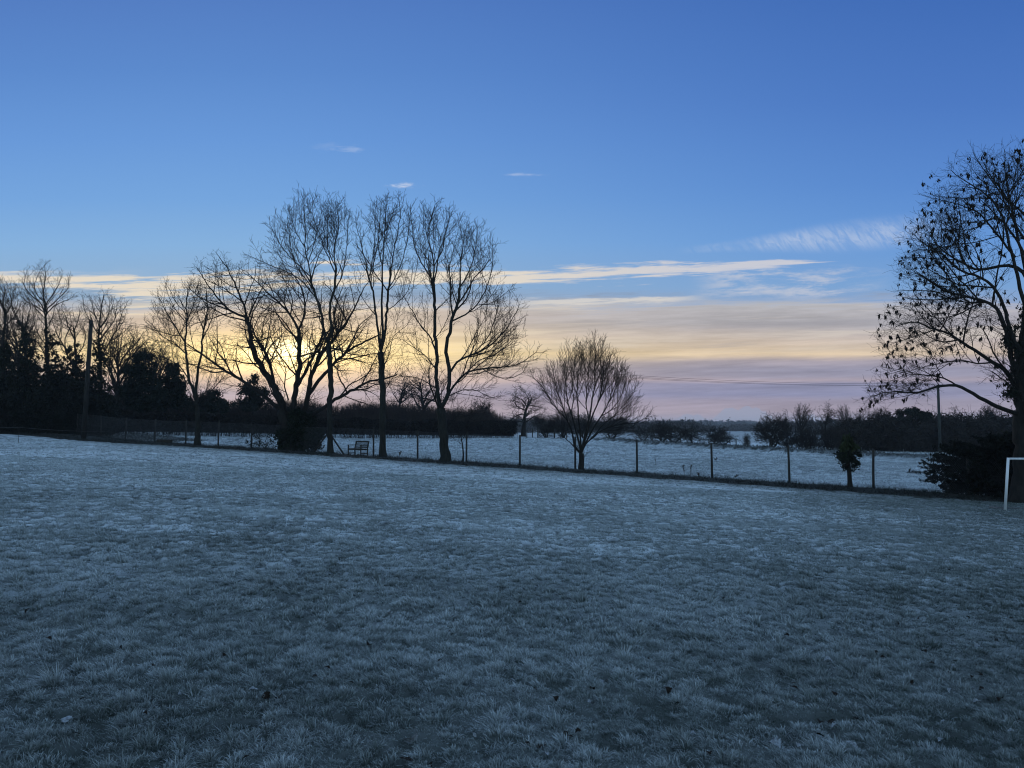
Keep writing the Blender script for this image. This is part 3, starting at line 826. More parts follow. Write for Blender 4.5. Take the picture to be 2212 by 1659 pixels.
def twig_fan(P, length, r, up=0.8, spread=0.5, sides=3):
    """thin upright twigs rooted at points P"""
    n = len(P); d = rng.normal(size=(n, 3)) * spread; d[:, 2] += up; d /= np.linalg.norm(d, axis=1, keepdims=True)
    L = length * rng.uniform(0.5, 1.3, (n, 1)); bend = rng.normal(size=(n, 3)) * 0.12 * L
    A = P; B = P + d * L * 0.5 + bend; C_ = P + d * L + bend * 0.6
    return [(np.stack([a, b, c]), [r, r * 0.75, r * 0.4]) for a, b, c in zip(A, B, C_)]
# ------------------------------------------------------------------ traced trees along the fence
cv2 = lambda x, y: (329.2 + x * .397, 384.0 + (y + max(0, 300 - y) * .08) * .397)
cv3 = lambda x, y: (713.2 + x * .397, 384.0 + (y + max(0, 300 - y) * .08) * .397)
cv6 = lambda x, y: (1097.2 + (x if x < 690 else 690 + (x - 690) * .95) * .2315, 685.8 + (y + max(0, 700 - y) * .10) * .2315)
cv7 = lambda x, y: (1828.0 + (1090 - (1090 - x) * .945) * .3637, 301.7 + y * .3637)
def fdep(px, off=0.0):
    p = fence_at(px) + FN * off; return float(p[1])

# small twin-stemmed ash near the left end of the fence
traced_tree('ash_tree', 'small twin-stemmed bare tree standing left of the huge many-stemmed tree', [
    ([(246, 1450), (245, 1360), (246, 1290), (240, 1215)], .20, .15, 0, True),
    ([(240, 1215), (222, 1160), (200, 1100), (188, 1000), (180, 900), (188, 780), (185, 690), (192, 600)], .12, .025, .5, True),
    ([(240, 1215), (240, 1120), (252, 1030), (268, 950), (272, 880), (286, 800), (300, 720), (292, 600)], .11, .025, -.6, True),
    ([(180, 900), (130, 820), (75, 730), (30, 640)], .06, .02, .8, False),
    ([(185, 960), (120, 900), (50, 860), (0, 800)], .05, .016, -.8, False),
    ([(272, 880), (310, 800), (345, 700)], .05, .016, -.6, False),
    ([(200, 1100), (150, 1030), (80, 985), (20, 965)], .05, .016, -.7, False),
    ([(246, 1270), (300, 1180), (350, 1130), (392, 1080)], .055, .016, .8, False),
    ([(188, 780), (220, 700), (235, 610)], .04, .016, .5, False)],
    [(548, 120, 240), (600, 20, 300), (700, -20, 345), (800, -42, 352), (900, -40, 360), (1000, -25, 380), (1100, 50, 400), (1210, 120, 395)],
    cv2, fdep(427, -0.4), dict(ASH, space=(.24, .25, .18)), 11, M['ash_bark'], first=0.6)

# huge spreading many-stemmed tree with a dark ivy base
big, tips, trunk, env, _ = traced_tree('spreading_tree', 'broad many-stemmed bare tree with spreading dark limbs in front of the glowing sun', [
    ([(742, 1490), (735, 1400), (725, 1330), (712, 1270)], .52, .40, 0, True),
    ([(712, 1270), (690, 1190), (645, 1100), (580, 1010), (545, 920), (530, 830), (512, 760)], .30, .13, .8, True),
    ([(512, 760), (500, 700), (470, 630), (440, 560), (400, 480), (350, 415)], .10, .02, .4, False),
    ([(512, 760), (430, 725), (350, 650), (300, 580), (240, 490)], .10, .02, -.9, False),
    ([(430, 725), (340, 690), (260, 650), (200, 600)], .06, .02, -.8, False),
    ([(712, 1270), (600, 1182), (500, 1112), (400, 1050), (310, 990), (240, 940), (190, 905)], .17, .035, -1.6, True),
    ([(400, 1050), (330, 1060), (250, 1030), (170, 1010)], .06, .016, -.5, False),
    ([(700, 1225), (662, 1130), (642, 1020), (605, 930), (562, 870), (540, 800)], .15, .05, 1.5, True),
    ([(640, 1020), (670, 970), (700, 960), (690, 880), (660, 800)], .05, .016, .6, False),
    ([(755, 1300), (768, 1220), (780, 1150), (798, 1050), (800, 950), (796, 830)], .24, .13, .2, True),
    ([(796, 830), (750, 745), (690, 680), (620, 620), (560, 560), (500, 520)], .10, .02, .8, False),
    ([(796, 830), (830, 735), (825, 650), (790, 560), (740, 500)], .09, .02, -.5, False),
    ([(750, 745), (760, 660), (720, 560), (690, 500)], .05, .016, .5, False),
    ([(825, 1290), (850, 1180), (862, 1090), (905, 985), (960, 910), (1005, 850), (1060, 780)], .21, .09, -.8, True),
    ([(1060, 780), (1110, 690), (1140, 620), (1180, 560)], .08, .02, -.5, False),
    ([(1005, 850), (990, 760), (1010, 660), (1040, 580)], .07, .018, .4, False),
    ([(780, 1150), (830, 1060), (880, 960), (920, 870), (930, 780), (905, 690)], .13, .05, 1.6, True),
    ([(850, 1180), (920, 1090), (990, 1010), (1045, 955), (1105, 918), (1180, 880), (1240, 850)], .16, .04, -1.7, True),
    ([(1045, 955), (1090, 880), (1130, 800), (1200, 740)], .07, .018, -.6, False),
    ([(990, 1010), (1080, 985), (1170, 1010), (1230, 1040)], .05, .014, .6, False),
    ([(860, 1300), (905, 1268), (960, 1230), (1020, 1192), (1100, 1150), (1180, 1112), (1260, 1095), (1330, 1070)], .17, .04, -1.2, True),
    ([(1100, 1150), (1170, 1160), (1230, 1190)], .05, .014, -.5, False),
    ([(720, 1330), (620, 1300), (540, 1310), (470, 1330)], .04, .012, -1.0, False),
    ([(870, 1340), (940, 1310), (1000, 1292), (1060, 1312)], .045, .012, -1.0, False),
    ([(740, 1210), (720, 1130), (725, 1050), (690, 960)], .06, .016, -1.0, False)],
    [(400, 330, 370), (430, 300, 560), (480, 240, 650), (540, 220, 960), (600, 200, 1130), (700, 160, 1215), (800, 140, 1240), (900, 120, 1260), (1000, 120, 1280), (1080, 180, 1340), (1150, 300, 1360), (1230, 380, 1330), (1320, 420, 1080)],
    cv2, fdep(640, 0.3), SPREAD, 23, M['bark'], first=0.35, flare=1.25, thin=.86)
# ivy and suckers clothing its base
def P2(x, y, d=0.0): return tuple(at(*cv2(x, y), big.location.y + d))
cs = [(P2(745, 1420), (.95, .8, 1.0)), (P2(800, 1380), (1.15, .8, 1.1)), (P2(770, 1300), (.9, .7, .7)), (P2(845, 1440), (.9, .7, .75)), (P2(885, 1400), (.55, .5, .6)), (P2(715, 1480), (.55, .6, .4)), (P2(850, 1330), (.6, .5, .7))]
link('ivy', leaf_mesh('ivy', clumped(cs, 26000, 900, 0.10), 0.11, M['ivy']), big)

# three tall ashes
traced_tree('ash_tree', 'tall slim ash whose trunk forks in two high up, beside the bench on its left', [
    ([(967, 1505), (964, 1400), (963, 1300), (968, 1200), (972, 1100), (966, 1000), (956, 905)], .26, .17, 0, True),
    ([(956, 905), (972, 800), (966, 700), (985, 620), (996, 540), (1000, 490)], .14, .07, .3, True),
    ([(1000, 490), (988, 420), (1000, 330), (1012, 250), (1008, 150)], .065, .015, .5, False),
    ([(985, 620), (1030, 540), (1050, 440), (1060, 330), (1065, 230)], .06, .015, -.7, False),
    ([(956, 905), (932, 830), (920, 740), (895, 660), (875, 590), (862, 540)], .13, .07, -.4, True),
    ([(862, 540), (848, 460), (830, 380), (836, 290), (826, 180), (826, 100)], .065, .015, -.4, False),
    ([(862, 540), (800, 480), (740, 420), (690, 350), (640, 250)], .06, .016, .9, False),
    ([(848, 460), (880, 360), (905, 250), (925, 140)], .05, .014, .6, False),
    ([(895, 660), (830, 580), (750, 520), (650, 480), (540, 430)], .06, .016, -.9, False),
    ([(830, 380), (780, 290), (750, 190)], .04, .013, .6, False),
    ([(1000, 490), (960, 400), (950, 300), (955, 170)], .05, .014, -.6, False),
    ([(966, 1000), (1010, 940), (1060, 900)], .035, .012, -.6, False)],
    [(75, 812, 846), (110, 740, 1020), (200, 640, 1072), (300, 632, 1090), (400, 545, 1098), (470, 560, 1095), (540, 640, 1085), (620, 720, 1060), (750, 800, 1050), (900, 870, 1060), (1000, 920, 1070)],
    cv2, fdep(711, -0.7), ASH, 31, M['ash_bark'], first=0.78, thin=.66)
traced_tree('ash_tree', 'tall narrow ash splitting into three upright stems, just right of the bench', [
    ([(288, 1515), (286, 1400), (285, 1300), (286, 1150), (281, 1050), (276, 950)], .27, .19, 0, True),
    ([(276, 950), (262, 850), (250, 750), (235, 640), (215, 560), (200, 480)], .11, .05, .5, True),
    ([(200, 480), (178, 400), (150, 290), (138, 220)], .05, .014, .4, False),
    ([(215, 560), (225, 470), (240, 370), (245, 250), (235, 170)], .05, .014, -.5, False),
    ([(276, 950), (286, 840), (280, 700), (285, 600), (285, 480), (292, 380), (300, 260), (308, 120)], .13, .016, -.2, True),
    ([(276, 950), (300, 830), (310, 720), (320, 600), (335, 480)], .12, .06, -.7, True),
    ([(335, 480), (350, 380), (370, 280), (382, 180), (372, 100)], .055, .014, -.4, False),
    ([(320, 600), (365, 520), (400, 420), (425, 300), (430, 200)], .05, .014, .7, False),
    ([(250, 750), (200, 690), (150, 600), (130, 500)], .04, .013, .8, False),
    ([(310, 720), (370, 680), (430, 600), (450, 500)], .04, .013, -.8, False),
    ([(278, 1000), (310, 920), (350, 860), (420, 800)], .04, .013, -.7, False),
    ([(285, 1180), (320, 1120), (360, 1060), (400, 1000)], .04, .013, .7, False),
    ([(285, 480), (262, 380), (268, 260), (280, 120)], .05, .013, .6, False)],
    [(85, 285, 375), (150, 225, 432), (230, 135, 442), (350, 118, 450), (500, 125, 452), (650, 145, 455), (800, 180, 465), (950, 215, 440), (1100, 240, 420), (1180, 260, 400)],
    cv3, fdep(826, -0.6), ASH, 37, M['ash_bark'], first=0.7, thin=.68)
traced_tree('ash_tree', 'tall two-stemmed ash whose crown reaches far out to the right over the field', [
    ([(627, 1540), (622, 1450), (614, 1380), (606, 1300), (606, 1250)], .34, .26, 0, True),
    ([(606, 1250), (584, 1180), (580, 1050), (577, 950), (570, 850), (570, 750), (565, 640), (560, 560)], .17, .08, .5, True),
    ([(560, 560), (566, 480), (552, 400), (532, 330), (542, 240), (572, 130)], .075, .014, .4, False),
    ([(560, 560), (500, 470), (460, 380), (448, 280), (436, 170)], .06, .014, -.6, False),
    ([(566, 480), (610, 390), (630, 290), (650, 190)], .05, .014, -.6, False),
    ([(606, 1250), (640, 1180), (646, 1080), (640, 980), (630, 920), (650, 850), (662, 780), (690, 700), (705, 600)], .18, .08, -.5, True),
    ([(705, 600), (710, 480), (722, 380), (742, 260)], .07, .014, -.4, False),
    ([(705, 600), (760, 500), (790, 390), (800, 270)], .06, .014, .6, False),
    ([(690, 700), (660, 600), (650, 480), (680, 370)], .05, .014, .7, False),
    ([(662, 780), (740, 740), (800, 690), (850, 600), (882, 480), (884, 370)], .07, .014, -.8, False),
    ([(640, 1180), (690, 1110), (740, 1062), (830, 1040), (930, 1030), (1010, 1018), (1070, 985), (1120, 950)], .10, .016, -.9, False),
    ([(646, 1070), (700, 995), (780, 960), (860, 920), (930, 855), (985, 780), (1030, 690)], .10, .016, .9, False),
    ([(780, 960), (850, 880), (890, 790), (920, 690)], .05, .014, -.7, False),
    ([(830, 1040), (900, 1080), (980, 1090), (1050, 1060)], .045, .013, -.7, False),
    ([(740, 1062), (820, 990), (900, 960), (990, 900)], .05, .014, .5, False),
    ([(577, 950), (540, 860), (490, 800), (440, 710), (395, 640)], .07, .014, .7, False),
    ([(580, 1050), (520, 970), (450, 920), (395, 880)], .055, .014, -.8, False),
    ([(640, 1190), (720, 1155), (800, 1160), (880, 1200)], .05, .013, .6, False),
    ([(582, 1150), (540, 1120), (480, 1090), (420, 1080)], .045, .013, .6, False),
    ([(615, 1390), (700, 1290), (780, 1320), (860, 1345)], .03, .010, -.8, False)],
    [(125, 545, 600), (180, 430, 685), (260, 418, 805), (350, 415, 895), (450, 425, 900), (550, 400, 915), (640, 392, 1035), (750, 388, 1055), (850, 398, 1040), (950, 398, 1130), (1020, 390, 1118), (1100, 395, 1072), (1200, 440, 950), (1260, 480, 880)],
    cv3, fdep(960, -0.9), ASH, 41, M['ash_bark'], first=0.75, thin=.72)

# round-headed young tree in the middle of the fence
traced_tree('round_tree', 'low round-headed bare tree with a short trunk and brush of upright twigs', [
    ([(684, 1455), (685, 1400), (686, 1340), (684, 1270)], .145, .135, 0, True),
    ([(684, 1270), (655, 1240), (620, 1195), (600, 1080), (560, 965), (480, 880), (400, 780), (340, 680), (290, 600), (230, 540)], .07, .012, .5, True),
    ([(684, 1270), (655, 1130), (620, 1000), (590, 900), (560, 780), (542, 680), (545, 560), (560, 400), (570, 220)], .07, .010, -.4, True),
    ([(684, 1270), (672, 1080), (660, 960), (655, 830), (645, 700), (652, 560), (690, 420), (702, 250)], .07, .010, .6, True),
    ([(684, 1270), (722, 1080), (760, 950), (780, 830), (800, 720), (820, 600), (812, 480), (822, 300), (815, 140)], .08, .010, .1, True),
    ([(684, 1270), (742, 1080), (800, 900), (850, 790), (880, 680), (890, 560), (880, 400), (890, 210)], .07, .010, -.6, True),
    ([(684, 1270), (720, 1190), (790, 1060), (880, 920), (950, 800), (985, 700), (1040, 560), (1080, 440)], .065, .010, .4, True),
    ([(684, 1270), (725, 1190), (790, 1125), (870, 1062), (1000, 1012), (1120, 990), (1230, 980), (1320, 930)], .055, .010, -.6, True),
    ([(684, 1270), (730, 1180), (800, 1110), (900, 1000), (1020, 900), (1120, 800), (1190, 690), (1220, 640)], .055, .010, .7, True),
    ([(684, 1280), (620, 1210), (560, 1150), (490, 1085), (420, 1065)], .045, .010, -.6, True),
    ([(560, 965), (500, 800), (450, 650), (420, 480)], .04, .010, -.6, False),
    ([(590, 900), (610, 760), (600, 600), (620, 420)], .035, .010, -.6, False),
    ([(760, 950), (730, 800), (740, 640), (760, 450), (775, 250)], .04, .010, .6, False),
    ([(850, 790), (920, 660), (950, 500), (970, 340)], .04, .010, .4, False),
    ([(880, 920), (980, 860), (1080, 720), (1130, 560)], .035, .010, -.5, False),
    ([(870, 1062), (960, 1060), (1060, 1050), (1150, 1060)], .03, .010, .5, False)],
    [(165, 795, 830), (215, 720, 880), (265, 575, 925), (320, 505, 1000), (420, 410, 1090), (500, 310, 1145), (600, 230, 1205), (700, 250, 1215), (800, 320, 1275), (900, 360, 1340), (1000, 410, 1290), (1080, 440, 1130), (1150, 520, 900)],
    cv6, fdep(1254, -0.5), dict(ROUND, space=(.17, .18, .15)), 53, M['bark'], first=0.45, flare=1.35, thin=.8)

# big tree at the right edge, hung with dead leaf clusters
RY = 31.5
edge, tips, trunk, env, tout = traced_tree('ivy_clad_tree', 'big dark tree cut by the right edge, its twigs hung with dead leaf clusters', [
    ([(1050, 2160), (1052, 1900), (1050, 1640), (1052, 1450), (1062, 1300)], 0.420, .33, 0, True),
    ([(1062, 1300), (1075, 1100), (1095, 900), (1100, 700), (1105, 450), (1110, 150)], 0.280, .03, .4, True),
    ([(1052, 1560), (960, 1400), (860, 1322), (760, 1260), (640, 1190), (560, 1142), (470, 1120), (380, 1082), (250, 1110)], 0.102, .016, -.9, True),
    ([(1045, 1640), (900, 1590), (800, 1545), (700, 1492), (640, 1466), (520, 1465), (400, 1498), (290, 1500), (180, 1502), (90, 1525)], 0.095, .014, -1.3, True),
    ([(640, 1466), (560, 1420), (460, 1400), (350, 1395), (240, 1370)], 0.034, .012, .8, False),
    ([(1052, 1450), (990, 1350), (960, 1200), (930, 1100), (880, 1002), (800, 960), (700, 930), (560, 900), (430, 822), (350, 790)], 0.116, .016, .9, True),
    ([(1062, 1300), (1015, 1230), (962, 1110), (930, 1000), (870, 880), (780, 820), (620, 760), (540, 680), (430, 620), (370, 570)], 0.088, .014, -1.4, True),
    ([(1090, 950), (1078, 850), (1050, 785), (980, 750), (900, 752), (760, 772), (640, 720), (520, 640), (470, 540)], 0.095, .014, 1.2, True),
    ([(1080, 1050), (1010, 800), (960, 620), (930, 480), (860, 370), (780, 300), (690, 250), (600, 185)], 0.082, .012, -.8, True),
    ([(1095, 900), (1010, 560), (970, 380), (940, 220), (930, 60)], 0.075, .012, .8, True),
    ([(1000, 700), (880, 560), (760, 430), (640, 385), (505, 350)], 0.048, .012, 1.0, False),
    ([(860, 1322), (760, 1330), (650, 1310), (520, 1330), (400, 1360)], 0.034, .012, .9, False),
    ([(800, 960), (700, 1010), (600, 1050), (500, 1060), (400, 990)], 0.034, .012, -.9, False),
    ([(930, 480), (850, 470), (760, 520), (660, 540), (560, 500)], 0.034, .012, -.9, False),
    ([(870, 880), (760, 870), (640, 860), (520, 800), (420, 760)], 0.034, .012, 1.1, False),
    ([(960, 380), (860, 260), (800, 170), (740, 90)], 0.034, .012, .7, False),
    ([(1075, 1100), (1200, 900), (1350, 700), (1500, 560)], 0.095, .014, .8, True),
    ([(1062, 1350), (1250, 1180), (1450, 1060), (1650, 980)], 0.102, .014, -.8, True),
    ([(1060, 1500), (1250, 1420), (1500, 1380), (1750, 1350)], 0.095, .014, .9, True),
    ([(1100, 700), (1180, 500), (1260, 320), (1300, 150)], 0.061, .014, -.6, True)],
    [(60, 915, 1250), (130, 705, 1420), (200, 590, 1520), (260, 515, 1600), (400, 480, 1700), (560, 370, 1780), (780, 320, 1850), (950, 320, 1880), (1100, 180, 1950), (1180, 150, 2000), (1300, 200, 2020), (1450, 190, 2040), (1540, 75, 2060), (1610, 260, 1900)],
    cv7, RY, dict(ASH, Lmax=3.6, space=(0.21, 0.21, 0.16), ang=(28, 60), trop=(0.03, 0.05, 0.05, 0.09), zmin=-0.4, rmin=0.0044, rk=.012), 61, M['bark'], first=0.5)
rr = random.Random(5)
LV, LQ, off = [], [], 0
spots = [t for t in tips if rr.random() < 0.075 and t[0][2] > 2.0]
for grp in (out_ for out_ in (tout[2],)):
    for pts, rad in grp:
        if rr.random() < 0.028: spots.append((pts[len(pts) // 2], (0, 0, 1)))
for (p, d) in spots:
    k = rr.randint(4, 10); P = np.array([[p[0] + rr.gauss(0, .034), p[1] + rr.gauss(0, .034), p[2] - rr.uniform(.0, .13)] for _ in range(k)])
    dirs = np.tile([0, 0, -1.0], (k, 1))
    v, q = leaf_quads(P, rr.uniform(0.046, 0.086), elong=1.9, dirs=dirs); LV.append(v); LQ.append(q + off); off += len(v)
link('dead_leaves', np_mesh('dead_leaves', np.concatenate(LV), quads=np.concatenate(LQ), mat=M['key']), edge)
P7 = lambda x, y, d=0.0: tuple(at(*cv7(x, y), RY + d))
cs = [(P7(1083, y), (.33, .33, .55)) for y in range(1250, 2150, 90)] + [(P7(1000, 1420), (.25, .25, .4)), (P7(1020, 1250), (.22, .22, .5)), (P7(1080, 1050), (.3, .3, .8)), (P7(960, 1180), (.16, .16, .5)), (P7(985, 1500), (.3, .25, .2))]
link('ivy', leaf_mesh('ivy', clumped(cs, 14000, 420, 0.09), 0.09, M['ivy']), edge)
print('hero trees', round(time.time() - T0, 1))

cv1 = lambda x, y: (x * .2645, 548.6 + y * .2645)
BELT = dict(ASH, rmin=0.0088, space=(0.30, 0.30, 0.24), Lmax=2.6, wob=(0.06, 0.14, 0.2, 0.24))
GNARL = dict(SPREAD, rmin=0.0095, space=(0.30, 0.30, 0.24), Lmax=2.6, wob=(0.1, 0.2, 0.25, 0.28))
def ivy_column(root, rows, Y, n, cv=cv1, size=.14):
    cs = []
    for (y, l, r) in rows:
        a, b = at(*cv(l, y), Y), at(*cv(r, y), Y); w = (b.x - a.x) / 2; cs.append(((a.x + w, Y, a.z), (w, w, max(.3, w))))
    cc = cs; link('ivy', leaf_mesh('ivy', clumped(cc, n, max(80, n // 24), .13), size, M['ivy']), root)
def rowsy(pts, step=45):
    ys = np.arange(pts[0][0], pts[-1][0], step); P = np.array(pts, dtype=float)
    return [(y, np.interp(y, P[:, 0], P[:, 1]), np.interp(y, P[:, 0], P[:, 2])) for y in ys]
r_, *_ = traced_tree('ivy_clad_tree', 'tallest tree of the left belt, a bare fan-shaped crown above an ivy-thick trunk', [
    ([(410, 1470), (400, 1100), (385, 850), (373, 600), (375, 500), (370, 400)], .24, .07, 0, True),
    ([(375, 520), (335, 410), (250, 330), (195, 245), (222, 140)], .06, .015, .5, False), ([(370, 400), (352, 320), (372, 200), (366, 90)], .06, .015, -.4, False),
    ([(370, 420), (430, 330), (480, 250), (502, 180)], .05, .015, .7, False), ([(378, 490), (450, 420), (540, 380), (590, 355)], .05, .015, -.8, False),
    ([(375, 455), (470, 370), (550, 285), (560, 200)], .05, .015, .4, False), ([(373, 490), (300, 430), (225, 395), (170, 340)], .05, .015, -.6, False),
    ([(370, 400), (300, 330), (285, 240), (330, 130)], .045, .014, .8, False), ([(385, 850), (320, 740), (270, 690), (210, 690)], .06, .02, -.8, False), ([(380, 750), (310, 650), (280, 560)], .05, .02, .8, False)],
    [(85, 345, 385), (140, 205, 410), (200, 165, 520), (280, 160, 590), (360, 170, 598), (440, 230, 560), (520, 260, 480), (650, 200, 460), (800, 190, 480), (860, 200, 450)], cv1, 67, BELT, 201, M['bark'], first=.5)
ivy_column(r_, rowsy([(600, 360, 405), (660, 358, 440), (760, 375, 480), (900, 370, 530), (1100, 350, 560), (1450, 360, 540)]), 67, 6500)
r_, *_ = traced_tree('ivy_clad_tree', 'ivy-smothered leaning tree with a pointed top just left of the tallest belt tree', [
    ([(215, 1470), (220, 1100), (215, 850), (192, 650), (150, 540)], .26, .08, 0, True), ([(150, 540), (100, 430), (40, 340), (0, 250)], .05, .015, .6, False), ([(192, 650), (225, 530), (250, 410), (200, 330)], .05, .015, -.7, False),
    ([(170, 590), (120, 500), (90, 400), (110, 300)], .04, .014, .6, False), ([(215, 800), (120, 720), (60, 600), (20, 480)], .05, .015, -.8, False), ([(200, 700), (270, 600), (290, 500)], .04, .014, .5, False)],
    [(230, -30, 60), (300, -60, 160), (400, -90, 300), (500, -60, 320), (620, -40, 330), (760, 0, 320), (860, 40, 320)], cv1, 64, BELT, 203, M['bark'], first=.4)
ivy_column(r_, rowsy([(530, 140, 165), (580, 150, 215), (640, 165, 265), (720, 180, 270), (800, 170, 280), (900, 160, 320), (1100, 130, 340), (1450, 120, 360)]), 64, 9000)
r_, *_ = traced_tree('ivy_clad_tree', 'bare-topped ivy-clad tree cut off by the left edge with a few leaves left', [
    ([(10, 1470), (20, 1000), (25, 700), (45, 500), (0, 380), (-60, 250)], .26, .04, 0, True), ([(45, 500), (95, 400), (60, 270)], .05, .015, .5, False), ([(25, 620), (70, 560), (140, 480), (170, 400)], .05, .015, -.6, False), ([(25, 700), (-60, 600), (-140, 480)], .06, .015, .5, False), ([(45, 500), (20, 420), (40, 300), (20, 230)], .05, .014, -.6, False)],
    [(215, -120, 90), (300, -170, 150), (420, -180, 190), (560, -160, 200), (720, -120, 130)], cv1, 65, BELT, 205, M['bark'], first=.5)
ivy_column(r_, rowsy([(655, 5, 40), (720, -10, 70), (850, -20, 90), (1100, -40, 110), (1450, -60, 130)]), 65, 6000)
r_, *_ = traced_tree('ivy_clad_tree', 'gnarled many-branched tree between the tallest belt tree and the telegraph pole', [
    ([(640, 1470), (630, 1100), (625, 900), (610, 700), (600, 600)], .2, .06, 0, True), ([(610, 700), (560, 600), (540, 520), (500, 450)], .06, .016, .6, False), ([(600, 640), (640, 540), (650, 455)], .05, .016, -.5, False), ([(625, 950), (560, 850), (520, 750), (480, 680), (430, 560)], .09, .02, -.8, True),
    ([(545, 820), (530, 700), (580, 580), (570, 480)], .06, .016, .6, False), ([(520, 750), (440, 700), (400, 620)], .05, .016, .5, False), ([(620, 850), (680, 750), (700, 650), (660, 560)], .05, .016, -.7, False), ([(480, 680), (500, 570), (470, 470)], .045, .015, -.4, False)],
    [(430, 430, 680), (520, 395, 725), (620, 385, 730), (760, 400, 730), (860, 440, 720), (960, 480, 720)], cv1, 69, GNARL, 207, M['bark'], first=.3)
ivy_column(r_, rowsy([(685, 600, 640), (760, 570, 675), (860, 515, 690), (1100, 470, 720), (1450, 470, 720)]), 69, 6500)
r_, *_ = traced_tree('ivy_clad_tree', 'tree with a fan of upright twigs and an ivy column right behind the telegraph pole', [
    ([(830, 1470), (825, 1100), (818, 850), (806, 680), (816, 560), (830, 430), (850, 330)], .2, .03, 0, True), ([(812, 600), (770, 470), (740, 370)], .05, .015, .5, False), ([(820, 600), (880, 520), (900, 390)], .05, .015, -.5, False), ([(822, 850), (900, 710), (960, 600), (1000, 480), (1032, 415)], .07, .015, .6, True),
    ([(808, 720), (862, 640), (930, 540), (962, 390)], .06, .015, -.7, False), ([(808, 660), (740, 560), (690, 450), (678, 365)], .05, .015, .8, False), ([(900, 710), (960, 680), (1040, 610)], .04, .014, -.5, False), ([(822, 900), (900, 830), (980, 770), (1060, 720)], .05, .015, .5, False), ([(810, 760), (760, 700), (710, 640)], .04, .014, -.5, False)],
    [(320, 820, 905), (380, 670, 975), (460, 665, 1045), (560, 680, 1070), (700, 690, 1090), (850, 700, 1080), (930, 740, 980)], cv1, 68, BELT, 209, M['bark'], first=.35)
ivy_column(r_, rowsy([(645, 795, 825), (720, 780, 855), (850, 760, 880), (1100, 730, 920), (1450, 730, 920)]), 68, 5500)
print('hero trees', round(time.time() - T0, 1))
# ------------------------------------------------------------------ chain-link fence
post_px = [(168, 'x'), (220, 'x'), 273, 336, 403, 473, 545, 622, 711, 808, 903, 1008, 1123, 1242, 1375, 1536, 1702, 1882, 2086, 2320]
post_px = [p[0] if isinstance(p, tuple) else p for p in post_px]
fp = [fence_at(p) for p in post_px]
mid = fp[10]
fence = empty('chain_link_fence', (mid[0], mid[1], gz(*mid)), 'long chain-link wire fence on slim wooden posts crossing between lawn and field', 'fence')
rf = random.Random(3)
HT = 1.78
tops = []
for p in fp:
    g = gz(*p); m = MB(); tlt = (rf.gauss(0, .012), rf.gauss(0, .012)); h = HT + rf.uniform(-.06, .06)
    m.tube([(p[0], p[1], g - .3), (p[0] + tlt[0] * .5, p[1] + tlt[1] * .5, g + h * .5), (p[0] + tlt[0] * h, p[1] + tlt[1] * h, g + h)], [.058, .055, .052], 9)
    m.build('post', M['post_wood'], fence, smooth=True); tops.append(h)
# strainer struts either side of the post behind the tall ash
p = fence_at(711); g = gz(*p)
for sg in (-1, 1):
    q = p + FD * sg * 1.30; m = MB()
    m.tube([(q[0], q[1], gz(*q) - .05), (p[0] + FD[0] * sg * .05, p[1] + FD[1] * sg * .05, g + 1.35)], .055, 8)
    m.build('strut', M['post_wood'], fence, smooth=True)
# woven mesh: zigzag wires, plus three straining wires
polys = []
Ltot = float(np.linalg.norm(fp[-1] - fp[0])); pitch = 0.072
def fpt(s, k):
    q = fp[0] + FD * s; return (q[0] - FN[0] * .06, q[1] - FN[1] * .06, k)
S_ = np.linspace(0, Ltot, 400); GZs = Hs(fp[0][0] + FD[0] * S_, fp[0][1] + FD[1] * S_)
gs = lambda s: float(np.interp(s, S_, GZs))
mh = 1.62
for sg in (-1, 1):
    s0 = -mh
    while s0 < Ltot + mh:
        a, b = s0, s0 + mh; za, zb = (0.05, 0.05 + mh) if sg > 0 else (0.05 + mh, 0.05)
        if a < 0: za += sg * (-a); a = 0
        if b > Ltot: zb -= sg * (b - Ltot); b = Ltot
        if b - a > 0.05:
            polys.append(([fpt(a, gs(a) + za), fpt((a + b) / 2, gs((a + b) / 2) + (za + zb) / 2), fpt(b, gs(b) + zb)], [.0026] * 3))
        s0 += pitch
for hz in (0.06, 0.86, 1.67):
    n = 120; polys.append(([fpt(s, gs(s) + hz + .01 * math.sin(s)) for s in np.linspace(0, Ltot, n)], [.0028] * n))
link('wire_mesh', tube_mesh('wire_mesh', polys, 3, M['wire']), fence)

# ------------------------------------------------------------------ bench
bp = ground_px(774, 984); bp = Vector((bp.x, fdep(774, -1.1), 0)); bp.x = (774 - 1106) / F * bp.y; bp.z = gz(bp.x, bp.y)
bench = empty('park_bench', bp, 'empty slatted wooden bench with armrests at the foot of the tall trees', 'bench')
bench.rotation_euler = (0, 0, D2R(-47))
W2 = .74
